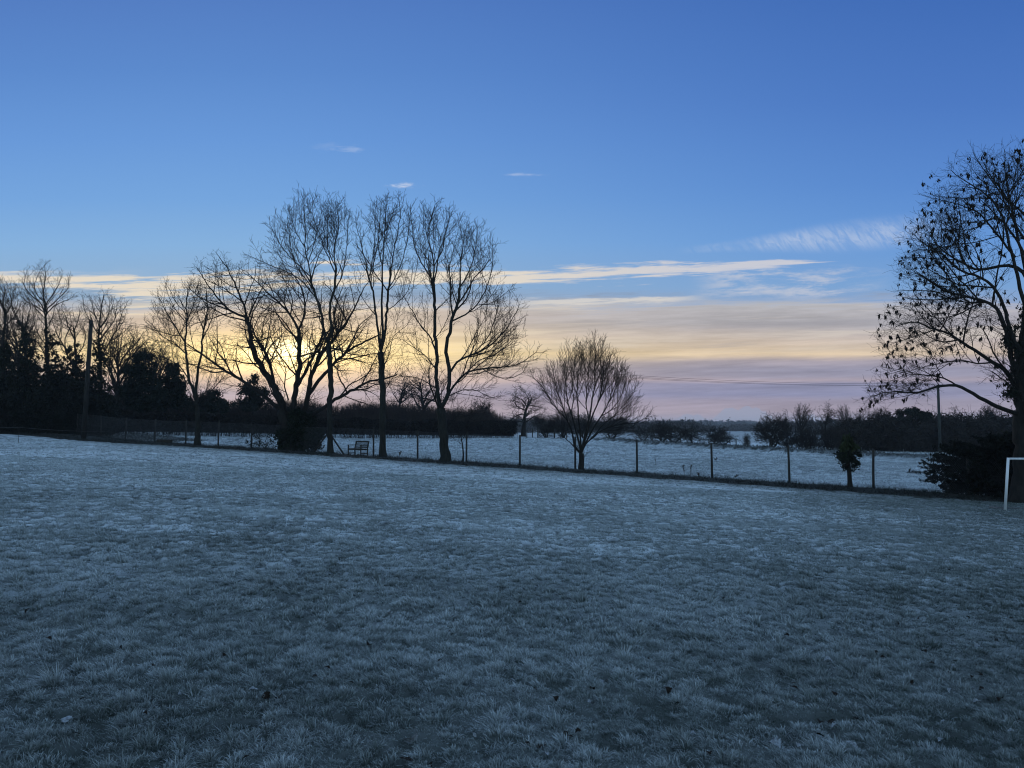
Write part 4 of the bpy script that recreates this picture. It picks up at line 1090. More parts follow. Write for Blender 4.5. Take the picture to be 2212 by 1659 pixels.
# local frame: x along the seat, -y is the front
for x in (-W2, W2):
    m = MB(); m.bar((x, .26, 0), (x, .24, .42), .065, .065); m.bar((x, .24, .42), (x, .34, .90), .065, .06); m.build('rear_leg', M['wood'], bench, local=True)
    m = MB(); m.bar((x, -.24, 0), (x, -.24, .63), .065, .065); m.build('front_leg', M['wood'], bench, local=True)
    m = MB(); m.bar((x, -.31, .645), (x, .30, .645), .085, .032); m.build('armrest', M['wood'], bench, local=True)
m = MB()
for k in range(6): m.bar((-W2 - .02, -.25 + k * .088, .43), (W2 + .02, -.25 + k * .088, .43), .07, .024)
m.bar((-W2, -.245, .375), (W2, -.245, .375), .03, .07); m.bar((-W2, .225, .375), (W2, .225, .375), .03, .07); m.build('seat', M['wood'], bench, local=True)
m = MB(); m.bar((-W2 - .03, .335, .87), (W2 + .03, .335, .87), .04, .08); m.bar((-W2, .262, .50), (W2, .262, .50), .035, .06)
for k in range(13):
    x = -W2 + .105 + k * (2 * W2 - .21) / 12; m.bar((x, .265, .50), (x, .332, .86), .045, .018)
m.build('backrest', M['wood'], bench, local=True)
for x in (-W2, W2):
    m = MB(); m.bar((x, -.24, .14), (x, .255, .14), .04, .05); m.build('stretcher', M['wood'], bench, local=True)

# ------------------------------------------------------------------ telegraph poles and wires
def pole(px, ytop, ybase, Y, label, arm_dir, lean=0.0, mat=None):
    b = at(px, ybase, Y); g = gz(b.x, Y); t = at(px, ytop, Y).z
    o = empty('telegraph_pole', (b.x, Y, g), label, 'telegraph pole', 'telegraph poles carrying the overhead wires')
    top = Vector((b.x + lean, Y, t))
    m = MB(); m.tube([(b.x, Y, g - .4), (b.x + lean * .5, Y, (g + t) / 2), top], [.18, .16, .135], 12); m.build('pole', mat or M['pole_wood'], o, smooth=True)
    d = Vector((math.cos(arm_dir), math.sin(arm_dir), 0))
    m = MB(); m.bar(top - d * .62 + Vector((0, -.14, -.28)), top + d * .62 + Vector((0, -.14, -.28)), .09, .11); m.build('crossarm', M['pole_wood'], o)
    m = MB(); m.bar(top - d * .4 + Vector((0, -.15, -.3)), top + Vector((0, -.13, -.75)), .03, .012); m.bar(top + d * .4 + Vector((0, -.15, -.3)), top + Vector((0, -.13, -.75)), .03, .012); m.build('brace', M['steel'], o)
    ends = []
    for k in (-.56, 0, .56):
        q = top + d * k + Vector((0, -.14 if k else 0, -.22 if k else 0))
        m = MB(); m.tube([q, q + Vector((0, 0, .10)), q + Vector((0, 0, .12)), q + Vector((0, 0, .20)), q + Vector((0, 0, .25))], [.018, .018, .065, .055, .03], 10); m.build('insulator', M['ceramic'], o, smooth=True)
        ends.append(q + Vector((0, 0, .2)))
    return o, ends
wdir = math.atan2(38, 90) + math.pi / 2
p1, e1 = pole(181, 692, 930, 58.5, 'tall leaning wooden telegraph pole in front of the ivy-clad trees on the left', wdir, lean=.30)
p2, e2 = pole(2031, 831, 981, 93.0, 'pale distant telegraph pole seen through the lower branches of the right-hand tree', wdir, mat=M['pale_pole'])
wl = empty('overhead_wires', e1[1], 'three thin overhead wires sagging between the two telegraph poles', 'wires')
for a, b in zip(e1, e2):
    pts = []
    for t in np.linspace(0, 1, 40):
        q = a.lerp(b, t); q.z -= 1.6 * 4 * t * (1 - t); pts.append(tuple(q))
    link('wire', tube_mesh('wire', [(pts, [.011] * 40)], 4, M['cable']), wl)
wl = empty('overhead_wires', e1[0], 'overhead wires leaving the left telegraph pole towards the left edge', 'wires')
for a in e1:
    b = at(-420, 640, 47.0) + (a - e1[1]); pts = []
    for t in np.linspace(0, 1, 24):
        q = a.lerp(b, t); q.z -= 0.5 * 4 * t * (1 - t); pts.append(tuple(q))
    link('wire', tube_mesh('wire', [(pts, [.011] * 24)], 4, M['cable']), wl)

# ------------------------------------------------------------------ goal at the right edge
gp = ground_px(2171, 1102); gy = gp.y
goal = empty('football_goal', gp, 'small white football goal at the right edge, its bar running out of frame', 'goal')
tp = at(2178, 991, gy); gw = 3.66
tilt = tp.x - gp.x
axis = Vector((math.cos(D2R(-6)), math.sin(D2R(-6)), 0)); back = Vector((axis.y * -1, axis.x, 0))
A0 = gp.copy(); A1 = Vector((gp.x + tilt, gp.y, tp.z)); B0 = A0 + axis * gw; B0.z = gz(B0.x, B0.y); B1 = A1 + axis * gw
def rnd_bar(pts, r): m = MB(); m.tube(pts, r, 12); return m
rnd_bar([A0 + Vector((0, 0, -.03)), A1 + Vector((0, 0, .035))], .042).build('upright', M['goal_paint'], goal, smooth=True)
rnd_bar([B0 + Vector((0, 0, -.03)), B1 + Vector((0, 0, .035))], .042).build('upright', M['goal_paint'], goal, smooth=True)
rnd_bar([A1 + axis * .045, B1 - axis * .045], .036).build('crossbar', M['goal_paint'], goal, smooth=True)
Ab = A0 + back * 1.0; Ab.z = gz(Ab.x, Ab.y) + .03; Bb = B0 + back * 1.0; Bb.z = gz(Bb.x, Bb.y) + .03
m = MB()
for a, b in ((A0, Ab), (B0, Bb)): m.tube([a + Vector((0, 0, .03)), b], .02, 8)
m.tube([Ab, Bb], .02, 8); m.build('ground_frame', M['steel'], goal, smooth=True)
# ------------------------------------------------------------------ hedge beyond the field
def poly_along(pts, n):
    P = [at(*p) for p in pts]; P = np.array([[p.x, p.y] for p in P]); s = np.r_[0, np.cumsum(np.linalg.norm(np.diff(P, axis=0), axis=1))]
    u = np.linspace(0, s[-1], n); return np.stack([np.interp(u, s, P[:, 0]), np.interp(u, s, P[:, 1])], -1), s[-1]
hpts = [(150, 937, 66), (230, 937, 68.5), (420, 942, 74.5), (640, 945, 82.5), (900, 947, 91.5), (1108, 946, 98.5)]
hl, hL = poly_along(hpts, 400)
c = hl[250]
hedge = empty('hedge', (c[0], c[1], gz(*c)), 'long dark trimmed hedge with thin bare stems at its foot, far side of field', 'hedge')
n = 62000
ti = rng.integers(0, 399, n); tf = rng.uniform(0, 1, (n, 1)); Q = hl[ti] * (1 - tf) + hl[ti + 1] * tf
dirv = (hl[1] - hl[0]) / np.linalg.norm(hl[1] - hl[0]); nv = np.array([-dirv[1], dirv[0]])
lat = rng.uniform(-.75, .75, n)
g = Hs(Q[:, 0], Q[:, 1])
along = ti / 399.0
topz = 2.05 + 0.35 * (vnoise(along * 26, along * 0, 9) - .5) + 0.15 * (vnoise(along * 130, along * 0, 19) - .5)
hz = 0.42 + (topz - 0.42) * rng.uniform(0, 1, n) ** 0.8
P = np.c_[Q + nv * lat[:, None], g + hz]
link('foliage', leaf_mesh('foliage', P, 0.15, M['hedge'], elong=2.2), hedge)
ii = rng.integers(0, 399, 1500); polys = []
for i in ii:
    q = hl[i] + nv * rng.uniform(-.45, .45); z = gz(q[0], q[1]); r = rng.uniform(.008, .022)
    polys.append(([(q[0], q[1], z - .05), (q[0] + rng.normal() * .08, q[1] + rng.normal() * .08, z + .4), (q[0] + rng.normal() * .2, q[1] + rng.normal() * .2, z + 1.0)], [r, r * .8, r * .5]))
link('stems', tube_mesh('stems', polys, 4, M['hedge']), hedge)

# brown coppice behind the hedge: reads as one mass of thin upright shoots
cl, cL = poly_along([(150, 937, 80), (420, 942, 92), (640, 945, 104), (900, 947, 110), (1060, 946, 114), (1112, 946, 116)], 300)
n = 22000
ti = rng.integers(0, 299, n); Q = cl[ti] + rng.normal(size=(n, 2)) * .25; dcp = rng.uniform(0, 7, n)
Q = Q + np.array([-.25, 1.0]) * dcp[:, None]
g = Hs(Q[:, 0], Q[:, 1]); al = ti / 299.0
hh = (3.6 + 1.0 * vnoise(al * 30, al * 0, 14) + .5 * vnoise(al * 110, al * 0, 15)) * (1 - .35 * sstep(.93, 1.0, al)) * rng.uniform(.65, 1.0, n)
d = rng.normal(size=(n, 2)) * .09 * hh[:, None]
A = np.c_[Q, g]; B = np.c_[Q + d * .5, g + hh * .6]; E = np.c_[Q + d + rng.normal(size=(n, 2)) * .08, g + hh]
o = link('coppice', tube_mesh('coppice', [(np.stack([a, b, e]), [.022, .018, .008]) for a, b, e in zip(A, B, E)], 3, M['coppice']))
tag(o, 'brown thicket of thin upright shoots rising behind the long hedge', 'thicket', kind='stuff')
print('part5', round(time.time() - T0, 1))
# ------------------------------------------------------------------ generic background trees (built once, copied)
def auto_tree(h, base, rows, nl, cfg, seed, r0, stems=1, crook=0.10, spread=(20, 60)):
    """bare tree at the origin; rows: (height, half width) of the crown"""
    rnd = random.Random(seed); env = Env([(z, -w * rnd.uniform(.9, 1.1), w * rnd.uniform(.9, 1.1)) for z, w in rows], 0.0, 1.0)
    out = {0: [], 1: [], 2: [], 3: []}; tips = []; trunk = []
    for s in range(stems):
        a0 = rnd.random() * 6.28; ln = 0.0 if stems == 1 else rnd.uniform(.3, .6)
        p = np.array([0.0, 0, -.2]); pts = [p.copy()]; d = np.array([math.cos(a0) * ln, math.sin(a0) * ln, 1.0])
        n = 10; top = h * rnd.uniform(.72, .9)
        for k in range(n):
            d = d + np.array([rnd.gauss(0, crook), rnd.gauss(0, crook), 0.08]); d /= np.linalg.norm(d); p = p + d * (top / n); pts.append(p.copy())
        rr_ = r0 / math.sqrt(stems)
        P = np.array(pts); R = rr_ * (1 - .85 * np.linspace(0, 1, n + 1)); trunk.append((P, R))
        az = rnd.random() * 6.28
        for j in range(nl):
            z = base + (top * .95 - base) * (j + rnd.random()) / nl
            i = min(n - 1, max(0, int(np.searchsorted(P[:, 2], z) - 1))); q = P[i]
            az += 2.4 + rnd.gauss(0, .4); an = D2R(rnd.uniform(*spread) * (1.25 - .6 * j / nl))
            dd = norm3((math.cos(az) * math.sin(an), math.sin(az) * math.sin(an), math.cos(an)))
            L = env.dist(tuple(q), dd, 12) * rnd.uniform(.75, 1.0)
            # main limb, kinked
            lp = [tuple(q)]; m = 7; e = dd
            for k in range(m):
                e = norm3((e[0] + rnd.gauss(0, crook * 1.8), e[1] + rnd.gauss(0, crook * 1.8), e[2] + rnd.gauss(0, crook * 1.8) + cfg['trop'][0]))
                lp.append(tuple(np.array(lp[-1]) + np.array(e) * L / m))
                if env.f(*lp[-1]) > 1.1: break
            lr = max(cfg['rmin'] * 1.5, min(R[i] * .8, .034 * L)); lrad = [lr + (cfg['rmin'] - lr) * k / (len(lp) - 1) for k in range(len(lp))]
            trunk.append((np.array(lp), np.array(lrad)))
            cnt = max(2, int(L / cfg['space'][0])); a2 = rnd.random() * 6
            for c_ in range(cnt):
                x = (c_ + rnd.random()) / cnt * (len(lp) - 1); i2 = min(len(lp) - 2, int(x)); f = x - i2
                q2 = tuple(np.array(lp[i2]) * (1 - f) + np.array(lp[i2 + 1]) * f); a2 += 2.4
                d2 = norm3(tuple(np.array(lp[i2 + 1]) - np.array(lp[i2])))
                child(out, tips, env, rnd, q2, d2, lrad[i2], a2, L * .5, 0, cfg)
    tm = tube_mesh('trunk', trunk, 6, M['far_bark'] if 'far_bark' in M else M['bark'])
    v1, q1 = tubes(out[1] + out[2] + out[3], 3)
    cm = np_mesh('crown', v1, quads=q1, mat=M['far_twig'])
    return tm, cm
FAR = dict(ASH, levels=3, seg=(.6, .5, .35, .25), rmin=0.017, rk=.02, space=(.5, .40, .30), Lmin=(.8, .5, .35), Lmax=3.0, trop=(.04, .05, .05, .05))
GN = dict(FAR, wob=(.1, .22, .28, .3), ang=(30, 70), trop=(.02, .04, .05, .05), zmin=-.4)
def wide(h, w, b): return [(b, w * .35), (b + (h - b) * .25, w * .85), (b + (h - b) * .5, w), (b + (h - b) * .75, w * .82), (b + (h - b) * .93, w * .45), (h, w * .1)]
PT = {}
PT['oak'] = (auto_tree(12.0, 2.6, wide(12, 5.2, 2.2), 15, GN, 101, .42, crook=.14, spread=(30, 80)), 12.0)
PT['oak2'] = (auto_tree(9.0, 2.2, wide(9, 3.6, 1.8), 14, GN, 103, .38, crook=.14, spread=(25, 70)), 9.0)
PT['tall'] = (auto_tree(12.0, 4.0, wide(12, 2.8, 3.4), 16, FAR, 105, .24, crook=.07, spread=(18, 45)), 12.0)
PT['feather'] = (auto_tree(10.0, 2.0, wide(10, 3.2, 1.6), 18, FAR, 107, .3, crook=.06, spread=(20, 48)), 10.0)
PT['thorn'] = (auto_tree(4.5, .6, wide(4.5, 2.1, .5), 15, dict(GN, space=(.3, .28, .24), Lmax=1.8), 109, .22, stems=3, crook=.16, spread=(35, 85)), 4.5)
PT['apple'] = (auto_tree(3.0, .5, wide(3.0, 1.7, .5), 11, dict(GN, space=(.28, .26, .22), Lmax=1.4), 111, .2, stems=2, crook=.22, spread=(45, 85)), 3.0)
PT['apple2'] = (auto_tree(2.6, .4, wide(2.6, 1.6, .35), 10, dict(GN, space=(.28, .26, .22), Lmax=1.2), 113, .18, stems=3, crook=.24, spread=(50, 88)), 2.6)
def put(kind, name, px, ybase, ytop, Y, label, cat='tree', group=None, rz=0.0, wx=1.0):
    (tm, cm), h = PT[kind]
    b = at(px, ybase, Y); g = gz(b.x, Y); t = at(px, ytop, Y).z; s = (t - g) / h
    o = empty(name, (b.x, Y, g - .05), label, cat, group); o.rotation_euler = (0, 0, rz); o.scale = (s * wx, s * wx, s)
    for nm, me in (('trunk', tm), ('crown', cm)):
        c_ = bpy.data.objects.new(nm, me); C.objects.link(c_); c_.parent = o
    return o
def ivy_on(o, px, rows, Y, n=3500, size=.13, mat='ivy', clump=.14, name='ivy'):
    """ivy clothing a stem: rows (y, left, right) in the photo"""
    cs = []
    for (y, l, r) in rows:
        a, b = at(l, y, Y), at(r, y, Y); w = (b.x - a.x) / 2; cs.append(((a.x + w, Y, a.z), (w, w, max(.35, w * 1.1))))
    me = leaf_mesh(name, clumped(cs, n, max(60, n // 25), clump), size, M[mat])
    Mi = o.matrix_basis.inverted() if o.rotation_euler.z == 0 else (Matrix.Translation(o.location) @ o.rotation_euler.to_matrix().to_4x4() @ Matrix.Diagonal((*o.scale, 1))).inverted()
    if o.rotation_euler.z == 0: Mi = (Matrix.Translation(o.location) @ Matrix.Diagonal((*o.scale, 1))).inverted()
    me.transform(Mi); ob = bpy.data.objects.new(name, me); C.objects.link(ob); ob.parent = o; return ob

put('feather', 'bare_tree', 262, 938, 700, 82, 'thin twiggy tree fading behind the rounded pine at left', rz=.9)
put('feather', 'bare_tree', 330, 940, 735, 96, 'faint far twiggy tree between the rounded pine and the small twin ash', rz=2.0)
put('feather', 'bare_tree', 22, 938, 668, 79, 'hazy twiggy tree at the back of the belt near the left edge', rz=3.7)
# undergrowth of the belt: a mass nobody could count
cs = []
for k in range(64):
    x = rng.uniform(-60, 236); Y = rng.uniform(63, 71); yt = rng.uniform(788, 892) - (8 if x < 205 else -45)
    t = at(x, yt, Y); g = gz(t.x, Y); hh = max(.6, (t.z - g)); cs.append(((t.x, Y, g + hh * .5), (rng.uniform(.8, 1.5), rng.uniform(.8, 1.5), hh * .55)))
v1, q1 = leaf_quads(clumped(cs, 60000, 2600, .20), .17, elong=1.8)
base = np.array([[p.x, p.y, gz(p.x, p.y)] for p in (at(rng.uniform(-60, 240), 938, rng.uniform(62, 70)) for _ in range(1800))])
v2, q2 = tubes(twig_fan(base, 3.2, .016, up=1.0, spread=.35), 3)
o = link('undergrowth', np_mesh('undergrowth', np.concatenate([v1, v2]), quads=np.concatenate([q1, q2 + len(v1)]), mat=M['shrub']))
tag(o, 'dark tangled undergrowth filling the foot of the left tree belt', 'undergrowth', kind='stuff')
# evergreens right of the pole
def evergreen(name, label, px, ybase, Y, blobs, n, mat, size=.16, cat='tree', trunk=True):
    b = at(px, ybase, Y); g = gz(b.x, Y); o = empty(name, (b.x, Y, g), label, cat)
    cs = []
    for (x, y, rx, ry) in blobs:
        p = at(x, y, Y + rng.uniform(-.5, .5)); cs.append(((p.x, p.y, p.z), (rx / F * Y, rx / F * Y, ry / F * Y)))
    top = min(bb[1] for bb in blobs); t = at(px, top, Y)
    polys = [(np.array([[b.x, Y, g - .2], [b.x + .05, Y, (g + t.z) / 2], [b.x, Y, t.z - .2]]), [.2, .14, .04])]
    for (c_, r_) in cs:
        polys.append((np.array([[b.x, Y, min(c_[2] - r_[2] * .6, t.z - .5)], [(b.x + c_[0]) / 2, (Y + c_[1]) / 2, c_[2] - r_[2] * .3], list(c_)]), [.07, .05, .02]))
    link('trunk', tube_mesh('trunk', polys, 6, M['bark']), o)
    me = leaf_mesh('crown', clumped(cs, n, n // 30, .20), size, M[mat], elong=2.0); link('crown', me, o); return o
evergreen('pine_tree', 'dark rounded pine with a flat-topped crown right of the telegraph pole', 310, 939, 78,
          [(302, 775, 16, 14), (316, 768, 14, 12), (290, 800, 22, 16), (322, 800, 22, 18), (306, 826, 34, 20), (284, 845, 26, 18), (330, 850, 28, 22), (308, 875, 34, 22)], 9000, 'pine')
evergreen('evergreen_bush', 'dark domed evergreen bush between the pine and the small twin-stemmed ash', 368, 940, 80,
          [(372, 800, 18, 14), (362, 822, 22, 18), (386, 828, 18, 20), (370, 850, 30, 24), (350, 872, 26, 20), (392, 868, 20, 20)], 6500, 'pine', cat='bush')
evergreen('evergreen_bush', 'small dark evergreen seen behind the left limbs of the many-stemmed tree', 545, 944, 92,
          [(548, 822, 14, 14), (536, 845, 22, 16), (560, 850, 22, 18), (545, 872, 36, 18)], 4500, 'pine', cat='bush')
evergreen('evergreen_bush', 'dark low evergreen showing behind the foot of the small twin-stemmed ash', 455, 942, 88,
          [(440, 868, 20, 14), (462, 856, 20, 14), (470, 876, 30, 16), (425, 880, 22, 14)], 4200, 'pine', cat='bush')
# oaks and bushes behind the hedge
put('oak', 'oak_tree', 924, 944, 772, 124, 'crooked bare oak behind the hedge, between the second and third tall ashes', rz=.6, wx=.95)
put('oak2', 'oak_tree', 868, 944, 806, 122, 'dense twiggy oak behind the hedge, just right of the second tall ash', rz=2.6, wx=1.0)
put('oak2', 'oak_tree', 1131, 944, 829, 118, 'bare oak with forked limbs left of the round-headed young tree', rz=4.2, wx=1.25)
put('thorn', 'thorn_tree', 1034, 944, 862, 122, 'small twiggy thorn poking above the coppice right of the third tall ash', rz=1.0, wx=.8)
put('thorn', 'thorn_tree', 780, 944, 868, 126, 'low twiggy thorn above the coppice between the first and second tall ashes', rz=2.0)
put('thorn', 'thorn_tree', 850, 944, 868, 128, 'low bushy thorn above the coppice close beside the dense twiggy oak', rz=3.0, wx=1.2)
put('thorn', 'thorn_tree', 1216, 946, 880, 112, 'dark dense thorn behind the left branches of the round-headed tree', rz=.3, wx=1.1)
put('thorn', 'thorn_tree', 1180, 946, 892, 108, 'low dark thorn beside the field gate', rz=4.3, wx=1.1)
put('thorn', 'thorn_tree', 1262, 948, 890, 122, 'thorn bush directly behind the trunk of the round-headed tree', rz=5.3, wx=1.3)
put('thorn', 'thorn_tree', 1322, 949, 893, 132, 'grey thorn bush behind the right branches of the round-headed tree', rz=1.8, wx=1.5)
# old orchard trees along the far ditch
G = 'gnarled orchard trees along the ditch'
orch = [(1393, 953, 913, 104, 'apple', 'gnarled orchard tree just right of the post beyond the round-headed tree'), (1428, 955, 915, 106, 'apple2', 'second gnarled orchard tree from the left along the ditch'),
        (1457, 958, 908, 103, 'apple', 'tallest dense gnarled orchard tree, in the middle of the ditch row'), (1499, 960, 914, 101, 'apple', 'broad low orchard tree just left of the fence post beyond the weed stalks'),
        (1543, 961, 925, 103, 'apple2', 'small orchard tree half hidden by a fence post'), (1561, 961, 925, 101, 'apple', 'bushy little orchard tree at the right end of the ditch row'), (1614, 966, 940, 92, 'apple2', 'thin leaning orchard sapling alone by the bank')]
for i, (x, yb, yt, Y, k, lb) in enumerate(orch):
    put(k, 'orchard_tree', x, yb, yt, Y, lb, 'tree', G, rz=i * 1.9, wx=1.15 if i != 6 else .5)
# right-hand wood edge
put('thorn', 'thorn_tree', 1667, 971, 893, 95, 'spiky hawthorn at the left end of the right-hand wood', rz=.5, wx=1.15)
put('thorn', 'thorn_tree', 1745, 975, 924, 94, 'squat dark hawthorn below the fan-shaped tree', rz=2.5, wx=1.35)
put('thorn', 'thorn_tree', 1706, 972, 926, 97, 'dense low thorn between the spiky and the squat hawthorns', rz=4.5, wx=1.3)
put('thorn', 'thorn_tree', 1795, 977, 924, 92, 'broad dark thorn left of the ivy-topped stump', rz=5.5, wx=1.35)
put('feather', 'bare_tree', 1733, 972, 870, 112, 'fan-shaped bare tree standing above the left part of the right-hand wood', rz=.2, wx=.85)
put('oak2', 'bare_tree', 1788, 974, 868, 110, 'crooked round-topped bare tree, tallest of the right-hand wood', rz=2.2, wx=.85)
put('feather', 'bare_tree', 1826, 974, 872, 140, 'faint feathery bare tree right of the crooked round-topped one', rz=3.3, wx=.7)
put('feather', 'bare_tree', 1700, 968, 905, 150, 'small pale bare tree behind the spiky hawthorn', rz=4.0, wx=1.0)
put('oak2', 'bare_tree', 1868, 976, 874, 112, 'round bare tree rising from the wood between the stump and the next fence post', rz=.9, wx=.9)
put('feather', 'bare_tree', 1905, 977, 878, 116, 'slim bare tree rising from the wood straight above the rightmost fence post', rz=2.9, wx=.9)
put('oak2', 'bare_tree', 2070, 980, 876, 112, 'rounded bare tree in the wood just right of the pale distant telegraph pole', rz=4.9, wx=1.0)
put('feather', 'bare_tree', 2140, 982, 868, 110, 'bare tree in the wood half hidden behind the low limb of the big right-hand tree', rz=1.9, wx=1.0)
evergreen('pine_tree', 'broad dark pine rising from the right-hand wood behind the hanging leaf clusters', 1975, 980, 104,
          [(1965, 890, 26, 8), (1990, 900, 24, 8), (1955, 908, 26, 9), (1980, 925, 36, 12), (1965, 945, 34, 14), (1995, 950, 30, 16)], 9000, 'pine', size=.2)
# right-hand wood: one mass of twiggy growth
cs = []
for k in range(120):
    x = 1815 + 430 * rng.uniform(0, 1); Y = rng.uniform(97, 116)
    top = np.interp(x, [1815, 1850, 1900, 1960, 2050, 2120, 2250], [905, 892, 884, 896, 888, 884, 878]) + rng.uniform(0, 30)
    t = at(x, top, Y); g = gz(t.x, Y); hh = max(1.0, t.z - g); cs.append(((t.x, Y, g + hh * .5), (rng.uniform(1.2, 2.2), rng.uniform(1.2, 2.2), hh * .52)))
v1, q1 = leaf_quads(clumped(cs, 70000, 5200, .25), .20, elong=2.6)
base = np.array([[p.x, p.y, gz(p.x, p.y)] for p in (at(rng.uniform(1720, 2250), 975, rng.uniform(95, 112)) for _ in range(900))])
v2, q2 = tubes(twig_fan(base, 3.0, .03, up=1.0, spread=.2), 3)
tp_ = blob_points(cs, 6000, .25); v3, q3 = tubes(twig_fan(tp_, 1.2, .016, up=.8, spread=.5), 3)
o = link('woodland', np_mesh('woodland', np.concatenate([v1, v2, v3]), quads=np.concatenate([q1, q2 + len(v1), q3 + len(v1) + len(v2)]), mat=M['far_twig']))
tag(o, 'dark bare woodland edge across the right-hand side behind the field', 'woodland', kind='stuff')
# distant woods fading into the haze
V_, Q_, off = [], [], 0
def far_wood(x0, x1, Y0, Y1, ytop, n, rx, size, jit):
    global off
    cs = []
    for k in range(n):
        Y = rng.uniform(Y0, Y1); x = rng.uniform(x0, x1); yt = (np.interp(x, *ytop) if isinstance(ytop, tuple) else ytop) + rng.uniform(-jit * .3, jit)
        t = at(x, yt, Y); g = gz(t.x, Y); hh = max(2.0, t.z - g); w = rx * rng.uniform(.6, 1.3); cs.append(((t.x, Y, g + hh * .5), (w, w, hh * .52)))
    v, q = leaf_quads(clumped(cs, n * 420, n * 30, size * 1.2), size, elong=1.8); V_.append(v); Q_.append(q + off); off += len(v)
far_wood(1110, 1545, 520, 680, ([1110, 1300, 1380, 1440, 1480, 1545], [905, 912, 914, 907, 908, 922]), 60, 8, .9, 8)
far_wood(1545, 1720, 750, 950, 920, 34, 9, 1.1, 6)
far_wood(1400, 1720, 1300, 1600, ([1420, 1500, 1600, 1720], [912, 909, 911, 916]), 56, 15, 2.0, 5)
far_wood(-500, 1500, 500, 800, 915, 110, 10, 1.4, 8)
far_wood(1700, 2700, 400, 700, 912, 70, 10, 1.4, 8)
o = link('distant_woods', np_mesh('distant_woods', np.concatenate(V_), quads=np.concatenate(Q_), mat=M['far_twig']))
tag(o, 'distant bare woods fading blue towards the skyline', 'woodland', kind='stuff')
# low far hill
xs = np.linspace(-3200, 3200, 160); ys = np.linspace(2300, 3900, 30)
HX, HY = np.meshgrid(xs, ys, indexing='ij')
prof = 14 + 12 * fbm(HX * .0013, HY * 0 + 2.0, 7, 3) + 3.0 * fbm(HX * .02, HY * .02, 8, 3)
HZ = -3.5 + prof * np.sin(np.clip((HY - 2300) / 900, 0, 1) * np.pi / 2) * 1.0
ix = np.arange(160 * 30).reshape(160, 30)
o = link('hills', np_mesh('hills', np.stack([HX, HY, HZ], -1), quads=np.stack([ix[:-1, :-1], ix[1:, :-1], ix[1:, 1:], ix[:-1, 1:]], -1).reshape(-1, 4), mat=M['hill'], smooth=True)); o['kind'] = 'structure'
V_, Q_, off = [], [], 0
cs = []
for k in range(420):
    x = rng.uniform(-1500, 1700); Y = rng.uniform(2700, 3200); z = float(np.interp(x, xs, HZ[:, 13])); w = rng.uniform(12, 26); cs.append(((x, Y, z + 1.0), (w, w, rng.uniform(4, 8))))
o = link('hill_woods', leaf_mesh('hill_woods', clumped(cs, 60000, 4000, 2.4), 3.6, M['far_twig'])); tag(o, 'pale far-off trees along the low hill on the skyline', 'woodland', kind='stuff')
print('part6', round(time.time() - T0, 1))
# ------------------------------------------------------------------ things along the fence and in the field
def at_fence(px, off):
    p = fence_at(px) + FN * off; k = (px - 1106) / F; return Vector((k * p[1], p[1], gz(k * p[1], p[1])))
# ivy-topped stump
b = at_fence(1832, -.5); Y = b.y
o = empty('ivy_stump', b, 'short bare stump with a ragged ball of ivy on top beside the fence', 'stump')
t = at(1830, 985, Y)
link('trunk', tube_mesh('trunk', [(np.array([[b.x, Y, b.z - .2], [b.x - .01, Y, b.z + .25], [b.x - .03, Y, b.z + .8], [t.x, Y, t.z]]), [.15, .105, .095, .10])] +
     [(np.array([[t.x, Y, t.z - .2], [t.x + dx * .5, Y + dy, t.z + .1], [t.x + dx, Y + dy * 2, t.z + .3]]), [.05, .04, .02]) for dx, dy in ((-.35, .1), (.4, -.1), (.1, .3), (-.1, -.25))], 9, M['bark']), o)
PX = lambda x, y, d=0.0: tuple(at(x, y, Y + d))
cs = [(PX(1824, 985), (.34, .34, .28)), (PX(1842, 985), (.36, .34, .26)), (PX(1834, 1000), (.34, .3, .3)), (PX(1815, 980, .1), (.2, .2, .16)), (PX(1857, 984, -.1), (.17, .2, .2)), (PX(1811, 990, .1), (.10, .1, .12)), (PX(1850, 1002, .1), (.12, .1, .2)), (PX(1828, 1012), (.16, .16, .2)), (PX(1842, 1010), (.12, .14, .18))]
link('ivy', leaf_mesh('ivy', clumped(cs, 1900, 60, .075), .085, M['ivy']), o)
cs = [(PX(1834, 962), (.24, .24, .24)), (PX(1828, 955), (.13, .13, .2)), (PX(1845, 968), (.22, .2, .18)), (PX(1822, 970), (.16, .16, .16))]
tag(link('fresh_growth', leaf_mesh('fresh_growth', clumped(cs, 420, 24, .08), .12, M['ivy_fresh'], elong=2.6, dirs=np.tile([0.0, 0.0, 1.0], (420, 1))), o), 'paler green fresh growth on top')

